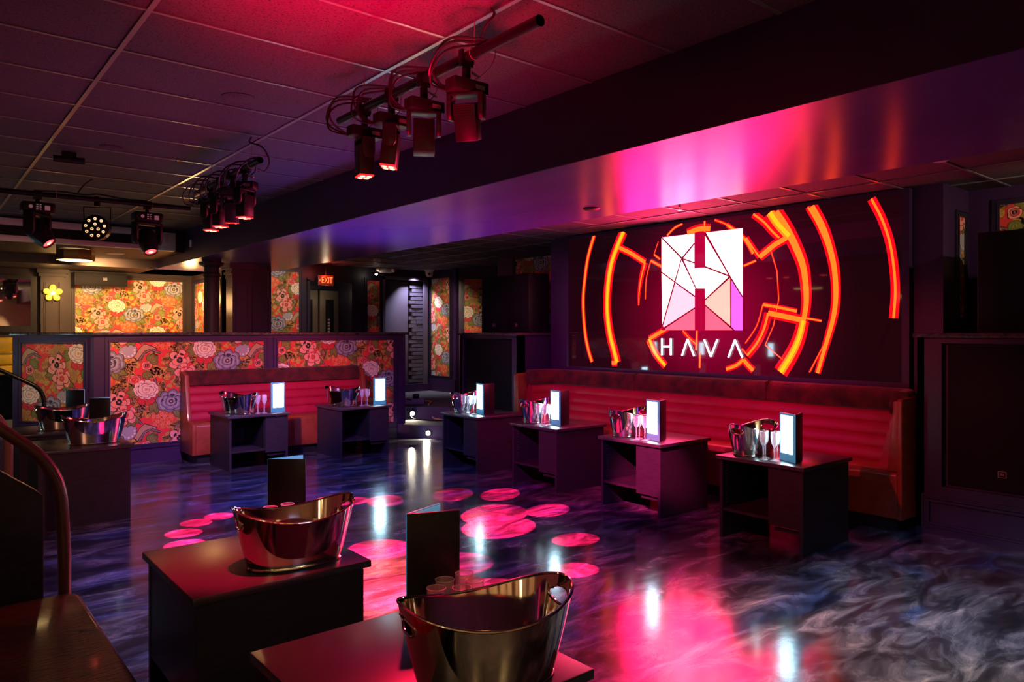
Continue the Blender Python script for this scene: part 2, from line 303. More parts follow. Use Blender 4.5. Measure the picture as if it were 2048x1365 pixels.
# ------------------------------------------------------------------ wallpaper (a printed floral drawn as thin layers)
WP = {}
for k, c in dict(bg=(.72, .045, .045), ink=(.012, .008, .02), pink=(.82, .33, .26), pinkd=(.55, .05, .06), blue=(.20, .20, .27), blued=(.03, .03, .07), bluel=(.36, .36, .42),
                 white=(.82, .70, .58), whited=(.55, .36, .28), ochre=(.62, .36, .06), ochred=(.24, .10, .012), green=(.17, .19, .035), greend=(.05, .07, .015), greenl=(.30, .29, .06),
                 orange=(.76, .14, .04), tan=(.48, .32, .17), bark=(.28, .16, .16), red=(.62, .02, .03)).items():
    WP[k] = mat('wallpaper_'+k, c, .6)
WK = list(WP)
def cell():
    out = []; rnd = random.Random(4)
    def add(pts, c, z): out.append((pts, c, z))
    def blob(cx, cy, rx, ry, rot=0, n=10, wob=.0, k=0):
        r = []
        for i in range(n):
            a = 2*PI*i/n; q = 1+wob*math.sin(3*a+k)
            x, y = rx*q*math.cos(a), ry*q*math.sin(a); r.append((cx+x*math.cos(rot)-y*math.sin(rot), cy+x*math.sin(rot)+y*math.cos(rot)))
        return r
    def leaf(cx, cy, L_, W_, a, z):
        def sh(L_, W_, off=0):
            pr = [(0, 0), (.2, .34), (.45, .5), (.62, .40), (.72, .44), (.88, .2), (1, 0)]
            p = [(off+t*L_, h*W_) for t, h in pr]+[(off+t*L_, -h*W_) for t, h in pr[-2:0:-1]]
            return [(cx+x*math.cos(a)-y*math.sin(a), cy+x*math.sin(a)+y*math.cos(a)) for x, y in p]
        add(sh(L_*1.06, W_*1.25, -L_*.03), 'greend', z); add(sh(L_*.97, W_, 0), 'green', z+.0002)
        for sgn in (1, -1):
            p = [(.1, 0), (.5, .30*sgn), (.8, .10*sgn), (.5, .16*sgn)]
            add([(cx+x*L_*math.cos(a)-y*W_*math.sin(a), cy+x*L_*math.sin(a)+y*W_*math.cos(a)) for x, y in p], 'greenl', z+.0004)
        p = [(.05, .02), (.95, 0), (.05, -.03)]
        add([(cx+x*L_*math.cos(a)-y*W_*math.sin(a), cy+x*L_*math.sin(a)+y*W_*math.cos(a)) for x, y in p], 'greend', z+.0005)
    def spray(cx, cy, a0, n, L_, W_, z, sp=.55):
        for i in range(n): leaf(cx, cy, L_*(1-.12*abs(i-(n-1)/2)), W_, a0+sp*(i-(n-1)/2), z+.0001*i)
    def peony(cx, cy, R, cols, z, rings, sq=1.0, rotk=0, pr=.42):
        zz = z; hi, mid, dk = cols
        for (q, n, sz) in rings:
            for i in range(n):
                a = 2*PI*i/n+rotk+q*2.1; rr = q*R; x = cx+rr*math.cos(a); y = cy+rr*math.sin(a)*sq; s_ = sz*R*(1+.14*math.sin(5*i+q*9))
                add(blob(x, y, s_*1.10, s_*.98, a+PI/2, 11, .10, i), 'ink', zz); add(blob(x, y, s_*.98, s_*.86, a+PI/2, 11, .10, i), hi, zz+.00007)
                add(blob(x-.20*s_*math.cos(a), y-.20*s_*math.sin(a)*sq, s_*.78, s_*.62, a+PI/2, 9), mid, zz+.00014)
                add(blob(x-.50*s_*math.cos(a), y-.50*s_*math.sin(a)*sq, s_*.58, s_*.34, a+PI/2, 8), dk, zz+.00021)
                zz += .00005
        add(blob(cx, cy, R*.12, R*.10, 0, 8), 'ochre', zz+.0004)
    def cluster(cx, cy, R, z):
        pts = [(cx+rnd.uniform(-R, R), cy+rnd.uniform(-R, R)*.75) for _ in range(9)]+[(cx, cy)]
        for x, y in pts: add(blob(x, y, R*.50, R*.42, rnd.random()*3, 12, .1, rnd.random()*6), 'ochred', z)
        for x, y in pts: add(blob(x, y, R*.46, R*.38, rnd.random()*3, 12, .1, rnd.random()*6), 'ochre', z+.0002)
        for x, y in pts:
            for k in range(4):
                a = 2*PI*k/4+x*40; r = R*.25
                add(blob(x+r*math.cos(a), y+r*math.sin(a), R*.105, R*.10, 0, 7), 'ochred', z+.0004)
                add(blob(x+r*math.cos(a), y+r*math.sin(a), R*.075, R*.07, 0, 6), 'tan', z+.0005)
    # positions in units where the drawing spans (u, v): u right, v up, metres
    def q(px_, py_): return ((px_-860)/1115.0, -(py_-620)/935.0)
    for p, r in [((700, 320), .085), ((1010, 430), .105), ((640, 560), .075), ((1190, 540), .07), ((1060, 590), .06), ((790, 850), .085), ((480, 640), .08), ((960, 880), .075), ((1300, 870), .06), ((620, 420), .07), ((1110, 300), .055), ((740, 930), .06), ((1420, 300), .06), ((1250, 1010), .06), ((560, 500), .045), ((940, 250), .05), ((1500, 400), .04)]:
        cluster(*q(*p), r, .0004)
    for p, r in [((1370, 640), .10)]:
        x, y = q(*p); add(blob(x, y, r, r*.8, .3, 14, .06), 'ink', .0011); add(blob(x, y, r*.95, r*.76, .3, 14, .06), 'bluel', .0012)
        for k in range(6): add(blob(x+r*.7*math.cos(k*.6+3.6), y+r*.55*math.sin(k*.6+3.6), .012, .012, 0, 7), 'white', .0014)
    rk = [q(*p) for p in [(1440, 700), (1500, 610), (1560, 560), (1650, 590), (1700, 610), (1660, 650), (1590, 650), (1530, 720), (1480, 730)]]
    add([(x*1+(x-q(1560, 640)[0])*.08, y+(y-q(1560, 640)[1])*.12) for x, y in rk], 'ink', .0011); add(rk, 'tan', .0012)
    for a, b in [((1500, 730), (1560, 650)), ((1560, 650), (1640, 620)), ((1640, 620), (1760, 660)), ((1480, 500), (1530, 560)), ((750, 470), (800, 480)), ((560, 600), (600, 640)), ((960, 500), (990, 600)), ((1060, 730), (1000, 680))]:
        (x0, y0), (x1, y1) = q(*a), q(*b); dx, dy = x1-x0, y1-y0; l = math.hypot(dx, dy); nx, ny = -dy/l*.012, dx/l*.012
        add([(x0+nx*1.4, y0+ny*1.4), (x1+nx, y1+ny), (x1-nx, y1-ny), (x0-nx*1.4, y0-ny*1.4)], 'ink', .0013); add([(x0+nx*.8, y0+ny*.8), (x1+nx*.5, y1+ny*.5), (x1-nx*.5, y1-ny*.5), (x0-nx*.8, y0-ny*.8)], 'bark', .0014)
    hx, hy = q(340, 510)                                                        # hydrangea
    add(blob(hx, hy, .125, .115, 0, 16, .08), 'orange', .0010)
    for k in range(34):
        a = k*2.4; r = .115*math.sqrt(k/34); x, y = hx+r*math.cos(a), hy+r*math.sin(a)
        for j in range(4):
            t = j*PI/2+k; add(blob(x+.010*math.cos(t), y+.010*math.sin(t), .0095, .007, t, 6), 'pink' if k % 3 == 0 else 'orange', .0013)
        add(blob(x, y, .0055, .0055, 0, 6), 'ink', .0015)
    spray(*q(1240, 390), PI, 4, .15, .05, .0018); spray(*q(1400, 440), -PI/2, 4, .17, .06, .0018, .42); spray(*q(1170, 800), -.5, 3, .20, .07, .0018, .6)
    spray(*q(900, 330), .9, 4, .12, .05, .0018); spray(*q(760, 640), PI, 3, .13, .05, .0018); spray(*q(960, 740), -1.4, 3, .17, .06, .0018, .5)
    spray(*q(860, 420), -1.4, 3, .11, .05, .0018, .5); spray(*q(980, 660), -.3, 2, .11, .04, .0018)
    peony(*q(860, 740), .07, ('red', 'pinkd', 'red'), .0022, [(.9, 6, .5)], .45)
    peony(*q(715, 510), .055, ('pink', 'red', 'pinkd'), .0026, [(.85, 8, .42), (.4, 5, .45)], .7)
    peony(*q(865, 360), .045, ('pink', 'pinkd', 'ink'), .0026, [(.55, 4, .75), (.1, 2, .6)], 1)
    peony(*q(1160, 760), .115, ('blue', 'bluel', 'blued'), .0028, [(1.05, 8, .42), (.68, 6, .38), (.3, 4, .32)], .78)
    peony(*q(1265, 310), .085, ('pink', 'pink', 'ink'), .0028, [(1.0, 5, .52), (.5, 3, .55)], 1.1, .4)
    peony(*q(1340, 450), .085, ('pink', 'pink', 'pinkd'), .0036, [(1.0, 5, .52), (.5, 3, .55)], 1.0, 1)
    peony(*q(860, 620), .115, ('white', 'white', 'whited'), .0028, [(.95, 11, .30), (.70, 8, .30), (.42, 6, .32), (.15, 3, .3)], .74)
    return out
CELL = cell()
def clip(poly, w_, h_):
    for ax, lim, sg in ((0, 0, 1), (0, w_, -1), (1, 0, 1), (1, h_, -1)):
        o = []; n = len(poly)
        for i in range(n):
            a, b = poly[i-1], poly[i]; ia = (a[ax]-lim)*sg >= 0; ib = (b[ax]-lim)*sg >= 0
            if ia != ib:
                t = (lim-a[ax])/(b[ax]-a[ax]); o.append((a[0]+t*(b[0]-a[0]), a[1]+t*(b[1]-a[1])))
            if ib: o.append(b)
        poly = o
        if len(poly) < 3: return None
    return poly
def wallpaper(parent, F4, w_, h_, ox=0, oy=0, name='wallpaper'):
    """F4 puts local (x right, y up, z out) at the panel's lower left corner"""
    mb = MB(); mb.mi = 0
    mb.add([F4 @ Vector(p) for p in ((0, 0, 0), (w_, 0, 0), (w_, h_, 0), (0, h_, 0))], [(0, 1, 2, 3)])
    for i in range(-3, int(w_/.646)+4):
        for j in range(-6, int(h_/.92)+7):
            dx = i*.646+ox; dy = -i*.46+j*.92+oy
            if dx > w_+1.1 or dx < -1.1 or dy > h_+.7 or dy < -.7: continue
            for pts, c, z in CELL:
                p = [(x+dx, y+dy) for x, y in pts]
                if max(a[0] for a in p) < 0 or min(a[0] for a in p) > w_ or max(a[1] for a in p) < 0 or min(a[1] for a in p) > h_: continue
                p = clip(p, w_, h_)
                if p: mb.mi = WK.index(c); mb.add([F4 @ Vector((x, y, z+.0004)) for x, y in p], [tuple(range(len(p)))])
    return mb.build(name, [WP[k] for k in WK], parent)
def fbox(mb, F4, x0, x1, y0, y1, z0, z1):
    o = len(mb.v); mb.box(x0, x1, y0, y1, z0, z1)
    for i in range(o, len(mb.v)): mb.v[i] = tuple(F4 @ Vector(mb.v[i]))
def molding(mb, F4, x0, x1, y0, y1, wd=.05):
    for i, (o, t, h) in enumerate([(0, .018, .022), (.022, .016, .014), (.04, .012, .02)]):
        a, b, c, d = x0-o, x1+o, y0-o, y1+o
        fbox(mb, F4, a-t, a, c-t, d+t, 0, h); fbox(mb, F4, b, b+t, c-t, d+t, 0, h); fbox(mb, F4, a, b, c-t, c, 0, h); fbox(mb, F4, a, b, d, d+t, 0, h)

# ================================================================== THE SETTING
struct('floor', MB().box(-3, 9.5, -4.5, 14.5, -.1, 0), 'floor')
MAIN = MB().box(-3, 3.1, -4.5, 11.2, 2.965, 3.05)
struct('ceiling', MAIN, 'tile')
g = MB()
for x in (-1.59, -.37, .85, 2.07): g.box(x-.012, x+.012, -4.5, 11.2, 2.957, 2.966)
struct('trim_1', g, 'tee')
g = MB(); k = 0
y = 3.62-.6*13
while y < 11.1:
    g.box(-3, 3.1, y-.010, y+.010, 2.9585, 2.9645); y += .6
struct('trim_2', g, 'tee')
struct('ceiling_beam', MB().box(3.1, 4.75, -4.5, 14.4, 2.52, 3.05), 'soffit')
# the beam's side is matt, its underside glossy: a thin darker skin paints in the side's shade
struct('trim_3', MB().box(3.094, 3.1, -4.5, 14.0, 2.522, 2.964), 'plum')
struct('ceiling_right', MB().box(4.75, 9.5, -4.5, 14.4, 2.70, 2.8), 'tile')
g = MB()
for i in range(-8, 19): g.box(4.75, 9.4, 2.05+i*.61-.01, 2.05+i*.61+.01, 2.6925, 2.70)
for x in (5.36, 5.97, 6.58, 7.19): g.box(x-.01, x+.01, -4, 14, 2.691, 2.6995)
struct('trim_4', g, 'tee')
# rear left ceiling: fascia, soffit and lower soffit
struct('ceiling_rear', MB().box(-3, 3.1, 11.2, 12.8, 2.65, 2.96), 'grey')
struct('ceiling_rear_low', MB().box(-3, 4.0, 12.8, 14.2, 2.52, 2.96), 'grey')
# walls
struct('wall_left', MB().box(-2.5, -2.35, -4.5, 14.2, 0, 3), 'tanwall')
struct('wall_front', MB().box(-2.4, 9.5, -4.2, -4.0, 0, 3), 'tanwall')
struct('wall_rear_left', MB().box(-2.4, 4.0, 14, 14.2, 0, 2.6), 'grey')
struct('wall_side_rear', MB().box(4.0, 4.12, 12.2, 14.2, 0, 2.6), 'grey')
struct('wall_screen', MB().box(6.42, 6.97, 2.35, 7.0, 0, 2.72), 'plum')
struct('wall_right_niche', MB().box(6.97, 7.1, -4.5, 8.8, 0, 2.72), 'plum')
struct('wall_east', MB().box(7.95, 8.1, 11.3, 12.4, .3, 2.72), 'plum')
g = MB().prism([(8.02, 11.3), (9.3, 10.0), (9.4, 10.1), (8.1, 11.4)], .3, 2.72)
struct('wall_diagonal', g, 'plum')
struct('wall_east_far', MB().box(9.2, 9.35, 8.0, 10.1, 0, 2.72), 'plum'); struct('wall_niche_return', MB().box(7.1, 9.3, 8.7, 8.8, 0, 2.72), 'plum')
# rear wall y = 12.2 with openings: closet doorway and brick alcove
g = MB()
for x0, x1, z0, z1 in [(4.0, 5.42, 0, 2.72), (6.28, 6.95, 0, 2.72), (7.86, 8.0, 0, 2.72), (5.42, 6.28, 2.42, 2.72), (6.95, 7.86, 2.50, 2.72)]:
    g.box(x0, x1, 12.2, 12.35, z0, z1)
struct('wall_rear', g, 'navy')
# raised platform and its steps
struct('platform', MB().prism([(-2.35, 9.34), (5.5, 9.34), (5.62, 9.95), (6.35, 9.25), (6.3, 8.28), (7.1, 8.28), (7.1, 8.8), (9.3, 8.8), (9.3, 14.4), (-2.35, 14.4)], 0, .36), 'carpet')
struct('step_riser', MB().prism([(5.62, 9.9), (6.35, 9.2), (6.33, 9.3), (5.66, 9.98)], .18, .362), 'violetgrey')
struct('step', MB().prism([(5.45, 9.18), (6.0, 8.33), (6.36, 8.3), (6.35, 9.3), (5.62, 9.98), (5.5, 9.4)], 0, .18), 'carpet')
struct('step_face', MB().prism([(5.44, 9.17), (6.0, 8.31), (6.01, 8.33), (5.46, 9.19)], 0, .178), 'violetgrey')
struct('side_platform', MB().box(-2.35, -.2, 3.75, 9.34, 0, .36), 'carpet')
struct('side_steps', MB().box(-.2, .2, 3.75, 5.55, 0, .18), 'carpet')
struct('trim_5', MB().box(.17, .205, 3.75, 5.55, .165, .19), 'white')
# half wall with wallpaper panels, cap of dark stone
g = MB().box(1.60, 5.58, 9.2, 9.33, 0, 1.465)
F1 = frame((1.60, 9.2, 0), (1, 0, 0), (0, -1, 0))
PN = [(.16, 1.90), (2.08, 3.78)]
for a, b in PN: molding(g, F1, a, b, .22, 1.39)
fbox(g, F1, 0, 3.98, 0, .13, 0, .018)
hw = struct('wall_half', g, 'plum'); hw.name = 'wall_half'
for i, (a, b) in enumerate(PN):
    tag(wallpaper(None, F1 @ Matrix.Translation((a, .22, .003)), b-a, 1.17, [.37, .05][i], [.62, .77][i], 'wallpaper_panel'), ['red floral wallpaper panel on the half wall behind the left end of its banquette', 'red floral wallpaper panel on the half wall nearest the carpeted steps'][i], 'wallpaper', 'wallpaper panels on the half wall')
# angled left section beside the far stairs
A0 = Vector((.93, 10.03, 0)); A1 = Vector((1.60, 9.2, 0)); dr = (A1-A0).normalized(); F2 = frame(A0, dr, (dr.y, -dr.x, 0)); LW = (A1-A0).length
g = MB(); fbox(g, F2, 0, LW, 0, 1.465, -.13, 0); molding(g, F2, .13, LW-.12, .50, 1.38); fbox(g, F2, 0, LW, 0, .12, 0, .015)
struct('wall_half_angled', g, 'plum')
tag(wallpaper(None, F2 @ Matrix.Translation((.13, .50, .003)), LW-.25, .88, .1, .30, 'wallpaper_panel'), 'small floral wallpaper panel at the left end of the half wall behind the black rail', 'wallpaper', 'wallpaper panels on the half wall')
g = MB().prism([(.90, 10.07), (1.58, 9.15), (5.62, 9.15), (5.62, 9.38), (1.66, 9.38), (1.02, 10.2)], 1.465, 1.5)
struct('trim_6', g, 'cap', bevel=.006)
# wallpapered panels further back
def panel(F4, a, b, z0, z1, ox, oy, label, group='wallpaper panels on the rear walls'):
    g = MB(); molding(g, F4, a, b, z0, z1); struct('trim_7', g, 'navy')
    tag(wallpaper(None, F4 @ Matrix.Translation((a, z0, .003)), b-a, z1-z0, ox, oy, 'wallpaper_panel'), label, 'wallpaper', group)
FR = frame((0, 14, 0), (1, 0, 0), (0, -1, 0))
g = MB(); molding(g, FR, 2.16, 3.84, 1.0, 2.40); struct('trim_8', g, 'grey')
tag(wallpaper(None, FR @ Matrix.Translation((2.16, 1.0, .003)), 1.68, 1.40, .62, .95, 'wallpaper_panel'), 'bright yellow-lit floral wallpaper panel on the rear wall beside the gold sconce', 'wallpaper', 'wallpaper panels on the rear walls')
FS = frame((4.0, 14, 0), (0, -1, 0), (-1, 0, 0))
panel(FS, .22, 1.62, 1.0, 2.36, .3, .2, 'warmly lit wallpaper panel on the side wall behind the round column')
FY = frame((0, 12.2, 0), (1, 0, 0), (0, -1, 0))
panel(FY, 4.70, 5.26, 1.0, 2.54, .55, 1.25, 'dim floral wallpaper panel left of the exit sign')
panel(FY, 6.58, 6.84, 1.0, 2.46, .1, .9, 'narrow floral wallpaper panel between the closet doorway and the brick alcove')
FX = frame((7.95, 12.2, 0), (0, -1, 0), (-1, 0, 0))
panel(FX, .08, .72, .66, 2.54, .25, .5, 'tall foreshortened wallpaper panel just right of the brick alcove')
FD = frame((8.02, 11.3, 0), (1, -1, 0), (-1, -1, 0))
panel(FD, .10, 1.4, .66, 2.5, .05, .3, 'floral wallpaper panel behind the left pair of black speakers')
FN = frame((6.97, 8.7, 0), (0, -1, 0), (-1, 0, 0))
panel(FN, .33, 1.6, 1.62, 2.58, .3, .1, 'floral wallpaper panel above the left pair of speakers beside the screen')
FN2 = frame((6.4, 2.35, 0), (1, 0, 0), (0, -1, 0))
panel(FN2, .31, .45, 1.62, 2.46, .3, .2, 'very narrow floral wallpaper strip right of the screen')
FN3 = frame((6.97, 2.3, 0), (0, -1, 0), (-1, 0, 0))
panel(FN3, .18, 1.6, 1.7, 2.55, .1, .5, 'floral wallpaper panel above the upper right speaker')
# brick alcove, grey door leaf
g = MB(); rb = random.Random(3)
for i in range(29):
    z = .36+i*.077; off = .06 if i % 2 else 0
    g.box(7.54+off+rb.uniform(-.02, .02), 7.68+off*.4, 12.29+rb.uniform(-.012, .012), 12.5, z, z+.062+rb.uniform(-.006, .004)); g.box(7.688+off*.4, 7.86, 12.30+rb.uniform(-.01, .01), 12.5, z, z+.064)
struct('wall_alcove_brick', g, 'violetgrey'); struct('wall_alcove_backing', MB().box(7.57, 7.95, 12.34, 12.6, .36, 2.6), 'black')
struct('wall_alcove_side', MB().box(6.8, 8.0, 12.9, 13.0, 0, 2.72), 'violetgrey'); struct('wall_alcove_left', MB().box(6.75, 6.8, 12.3, 12.95, 0, 2.72), 'violetgrey')
g = MB().box(6.95, 7.54, 12.32, 12.36, .36, 2.48)
d = struct('door_1', g, 'violetgrey', bevel=.004)
g = MB().box(6.90, 6.95, 12.17, 12.2, .36, 2.55).box(7.80, 7.88, 12.15, 12.2, .36, 2.55).box(6.9, 7.88, 12.17, 12.2, 2.5, 2.56)
struct('trim_9', g, 'violetgrey')
g = MB().box(7.20, 7.95, 12.1, 12.2, .36, .50); struct('baseboard_rear', g, 'plum')
struct('baseboard_east', MB().box(7.92, 7.95, 11.3, 12.2, .36, .6), 'plum')
# right niche: low wall, cap, base panel
def niche(y0, y1, gy0, gy1, tail, gz0):
    g = MB(); z0, z1 = gz0, 1.42
    g.box(5.95, 6.0, min(y0, y1), max(y0, y1), 0, 1.46).box(5.90, 5.95, min(y0, y1), max(y0, y1), 0, z0).box(5.90, 5.95, min(y0, y1), max(y0, y1), z1, 1.46)
    a, b = min(y0, y1), max(y0, y1)
    g.box(5.90, 5.95, gy1, b, z0, z1).box(5.90, 5.95, a, gy0, z0, z1).box(5.9, 7.0, a, a+.05, 0, 1.46).box(5.9, 7.0, b-.05, b, 0, 1.46)
    Fq = frame((5.90, b, 0), (0, -1, 0), (-1, 0, 0)); molding(g, Fq, .09, b-a-.09, .09, gz0-.12); fbox(g, Fq, 0, b-a, 0, .04, 0, .02)
    struct('wall_niche_'+tail, g, 'navy' if tail == 'right' else 'plum'); struct('trim_10', MB().box(5.86, 6.97, a-.02, b+.02, 1.46, 1.495), 'cap', bevel=.006)
niche(-1.2, 2.34, -1.0, 2.17, 'right', .36); niche(7.02, 8.28, 7.16, 8.2, 'left', .36)
# pilasters and column
g = MB().box(3.72, 4.0, 11.0, 11.28, .36, 2.3).box(3.69, 4.03, 10.97, 11.31, 2.36, 2.40).box(3.66, 4.06, 10.94, 11.34, 2.44, 2.52).box(3.71, 4.01, 10.99, 11.29, 2.3, 2.44)
Fp = frame((3.72, 11.0, 0), (1, 0, 0), (0, -1, 0)); fbox(g, Fp, .05, .06, .5, 2.2, 0, .01); fbox(g, Fp, .22, .23, .5, 2.2, 0, .01); fbox(g, Fp, .05, .23, 2.2, 2.21, 0, .01)
struct('pillar_square', g, 'navy'); struct('pillar_dark', MB().box(4.08, 4.42, 11.3, 11.6, .36, 2.52), 'navy')
g = MB().lathe([(.12, .36), (.12, .5), (.105, .52), (.105, 1.5), (.10, 2.26), (.115, 2.28), (.115, 2.31), (.10, 2.33), (.10, 2.40), (.16, 2.43), (.17, 2.47), (.13, 2.48), (.13, 2.53)], 32, (3.28, 10.55))
struct('column', g, 'grey', smooth=True)
g = MB().box(1.66, 1.98, 13.85, 14.0, .36, 2.4).box(1.63, 2.01, 13.83, 14.0, 2.4, 2.45).box(1.60, 2.04, 13.8, 14.0, 2.45, 2.52)
Fp = frame((1.66, 13.85, 0), (1, 0, 0), (0, -1, 0))
for a in (.04, .06, .24, .26): fbox(g, Fp, a, a+.012, .9, 2.3, 0, .012)
struct('pillar_sconce', g, 'grey')

# ================================================================== LED WALL
SX = 6.36
def scr(u, v):                              # point of the display in the wall's own metres, from its four corners
    s_ = (1120+u/2.8444-1024)/FPX; t = (665-(360+v/2.8444))/FPX
    rx, ry = math.sin(YAW)+s_*math.cos(YAW), math.cos(YAW)-s_*math.sin(YAW)
    return (ry*SX/rx, EYE+t*SX/rx)
led = thing('video_wall', 'huge glossy video wall glowing with orange rings, a white letter H and HAVA', 'video wall', (SX, 4.6, 1.08))
W0 = Vector((SX, 4.6, 1.08))
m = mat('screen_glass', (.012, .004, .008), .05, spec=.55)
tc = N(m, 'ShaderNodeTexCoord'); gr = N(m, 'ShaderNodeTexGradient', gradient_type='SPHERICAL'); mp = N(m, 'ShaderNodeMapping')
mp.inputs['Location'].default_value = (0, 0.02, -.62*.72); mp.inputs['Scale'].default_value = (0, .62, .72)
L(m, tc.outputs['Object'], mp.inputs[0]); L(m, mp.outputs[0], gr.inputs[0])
L(m, ramp(m, gr.outputs[0], [(.0, (.02, .002, .006)), (.2, (.06, .002, .012)), (.5, (.30, .0, .03)), (.8, (.8, .0, .08)), (1, (1, .0, .11))]), B(m).inputs['Emission Color']); B(m).inputs['Emission Strength'].default_value = .38  # crimson picture content, with bloom around the H painted into the emission
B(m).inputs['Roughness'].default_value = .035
ya, yb, za, zb = 2.64, 6.60, 1.085, 2.655
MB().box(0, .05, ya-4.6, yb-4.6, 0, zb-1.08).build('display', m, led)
fr = MB()
fr.box(-.012, .05, ya-4.66, ya-4.6, -.06, zb-1.08+.03).box(-.012, .05, yb-4.6, yb-4.57, -.06, zb-1.08+.03).box(-.012, .05, ya-4.6, yb-4.6, -.06, -.0).box(-.012, .05, ya-4.6, yb-4.6, zb-1.08, zb-1.08+.03)
fr.build('frame', 'plum', led)
def emi(name, c, s_): return mat(name, (.02, .01, .01), .08, emit=c, es=s_)
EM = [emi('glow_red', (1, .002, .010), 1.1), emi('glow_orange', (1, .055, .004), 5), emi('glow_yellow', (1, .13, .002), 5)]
def smooth_pts(p, k=6):
    if len(p) < 3: return p
    q = [p[0]]+p+[p[-1]]; o = []
    for i in range(1, len(q)-2):
        for j in range(k):
            t = j/k; a, b, c, d_ = q[i-1], q[i], q[i+1], q[i+2]
            o.append(tuple(.5*((2*b[n])+(-a[n]+c[n])*t+(2*a[n]-5*b[n]+4*c[n]-d_[n])*t*t+(-a[n]+3*b[n]-3*c[n]+d_[n])*t**3) for n in (0, 1)))
    return o+[p[-1]]
def stroke(mb, pts, w_, lay, curved=True, sc=1):
    P_ = [scr(*p) for p in (smooth_pts(pts) if curved else pts)]; n = len(P_); A_ = []; Z_ = []
    for i, (y, z) in enumerate(P_):
        a, b = P_[max(i-1, 0)], P_[min(i+1, n-1)]; dy, dz = b[0]-a[0], b[1]-a[1]; l = math.hypot(dy, dz) or 1
        h = (w_[0]+(w_[1]-w_[0])*i/(n-1))/2*sc if isinstance(w_, tuple) else w_/2*sc
        A_.append((-.0012-lay*.0012, y-dz/l*h-4.6, z+dy/l*h-1.08)); Z_.append((-.0012-lay*.0012, y+dz/l*h-4.6, z-dy/l*h-1.08))
    mb.grid([A_, Z_])
bands = [([(195, 316), (160, 440), (140, 580), (132, 700), (142, 860), (160, 960), (182, 1036)], .035, 1, 1),
         ([(362, 295), (330, 370), (292, 480), (272, 620), (270, 760), (285, 880), (305, 960), (325, 1040)], .075, 1, 2), ([(325, 1040), (295, 1042)], .05, 0, 1),
         ([(325, 380), (400, 415), (485, 470)], .05, 0, 1), ([(485, 470), (462, 560), (450, 650), (448, 715)], (.05, .015), 1, 0),
         ([(697, 250), (650, 275), (610, 318)], .018, 1, 1), ([(580, 495), (518, 460)], .025, 0, 1), ([(518, 460), (492, 560), (486, 680)], .012, 1, 0), ([(535, 425), (570, 452)], .018, 0, 1), ([(560, 350), (535, 425)], .008, 0, 0),
         ([(725, 305), (790, 280), (855, 278)], .06, 1, 1), ([(823, 235), (823, 300)], .018, 0, 1),
         ([(880, 228), (950, 255), (1010, 300)], .018, 1, 0), ([(950, 255), (1045, 330), (1100, 420)], .03, 1, 1), ([(1060, 330), (1100, 390), (1135, 440)], .035, 1, 0),
         ([(1100, 195), (1160, 240), (1205, 290), (1248, 330)], .045, 1, 0), ([(1195, 185), (1240, 250), (1305, 320)], .10, 1, 2), ([(1305, 320), (1220, 370), (1135, 440)], .055, 0, 1), ([(1045, 490), (1115, 460)], .018, 0, 1),
         ([(1225, 185), (1290, 280), (1350, 400), (1385, 500), (1400, 620), (1400, 720), (1385, 800)], (.09, .05), 1, 1), ([(1385, 800), (1360, 900), (1320, 990), (1255, 1095)], (.07, .09), 1, 2),
         ([(1390, 800), (1290, 780), (1185, 758)], .055, 0, 1), ([(1185, 758), (1160, 850), (1120, 930), (1065, 1000)], .05, 1, 0), ([(1155, 710), (1240, 725), (1348, 748)], .03, 0, 1), ([(1155, 710), (1120, 830), (1055, 930)], .012, 1, 0),
         ([(1385, 785), (1488, 803)], .015, 0, 1), ([(1195, 385), (1235, 520), (1245, 680), (1215, 830), (1168, 940), (1270, 1025)], .010, 0, 0),
         ([(1430, 152), (1490, 260), (1530, 370), (1560, 500), (1570, 640), (1560, 760), (1530, 880), (1500, 980), (1465, 1100)], (.07, .035), 1, 1), ([(1410, 155), (1470, 260), (1530, 400)], .03, 1, 0), ([(1575, 700), (1540, 860), (1480, 980), (1420, 1095)], .012, 1, 0),
         ([(1772, 108), (1830, 220), (1875, 350), (1900, 500), (1908, 640), (1898, 788)], .045, 1, 0),
         ([(600, 1058), (545, 990), (508, 905)], .055, 1, 2), ([(508, 905), (600, 850), (672, 800)], .045, 1, 1), ([(495, 920), (515, 960), (540, 1000)], .015, 1, 0), ([(700, 860), (740, 905), (775, 935)], .03, 1, 0), ([(780, 850), (775, 970)], .02, 0, 1), ([(797, 985), (795, 1070)], .018, 0, 1),
         ([(945, 1078), (1005, 1055), (1043, 1022)], .035, 1, 1), ([(1043, 1022), (1070, 1055), (1100, 1085)], .045, 1, 1), ([(1035, 960), (1070, 1002)], .015, 0, 0), ([(672, 800), (735, 745)], .006, 0, 0)]
ring = [MB(), MB(), MB()]
for pts, w_, cv, lv in bands:
    stroke(ring[0], pts, w_, 0, cv, 1.7)  # red ring edge, widened to paint a halo round the lit lines
    stroke(ring[1], pts, w_, 1, cv, .85 if lv else .45)
    if lv == 2: stroke(ring[2], pts, w_, 2, cv, .42)
for r_, e_, nm in zip(ring, EM, ('red_edge_halo', 'orange_ring_lines', 'yellow_ring_lines')): r_.build(nm, e_, led)
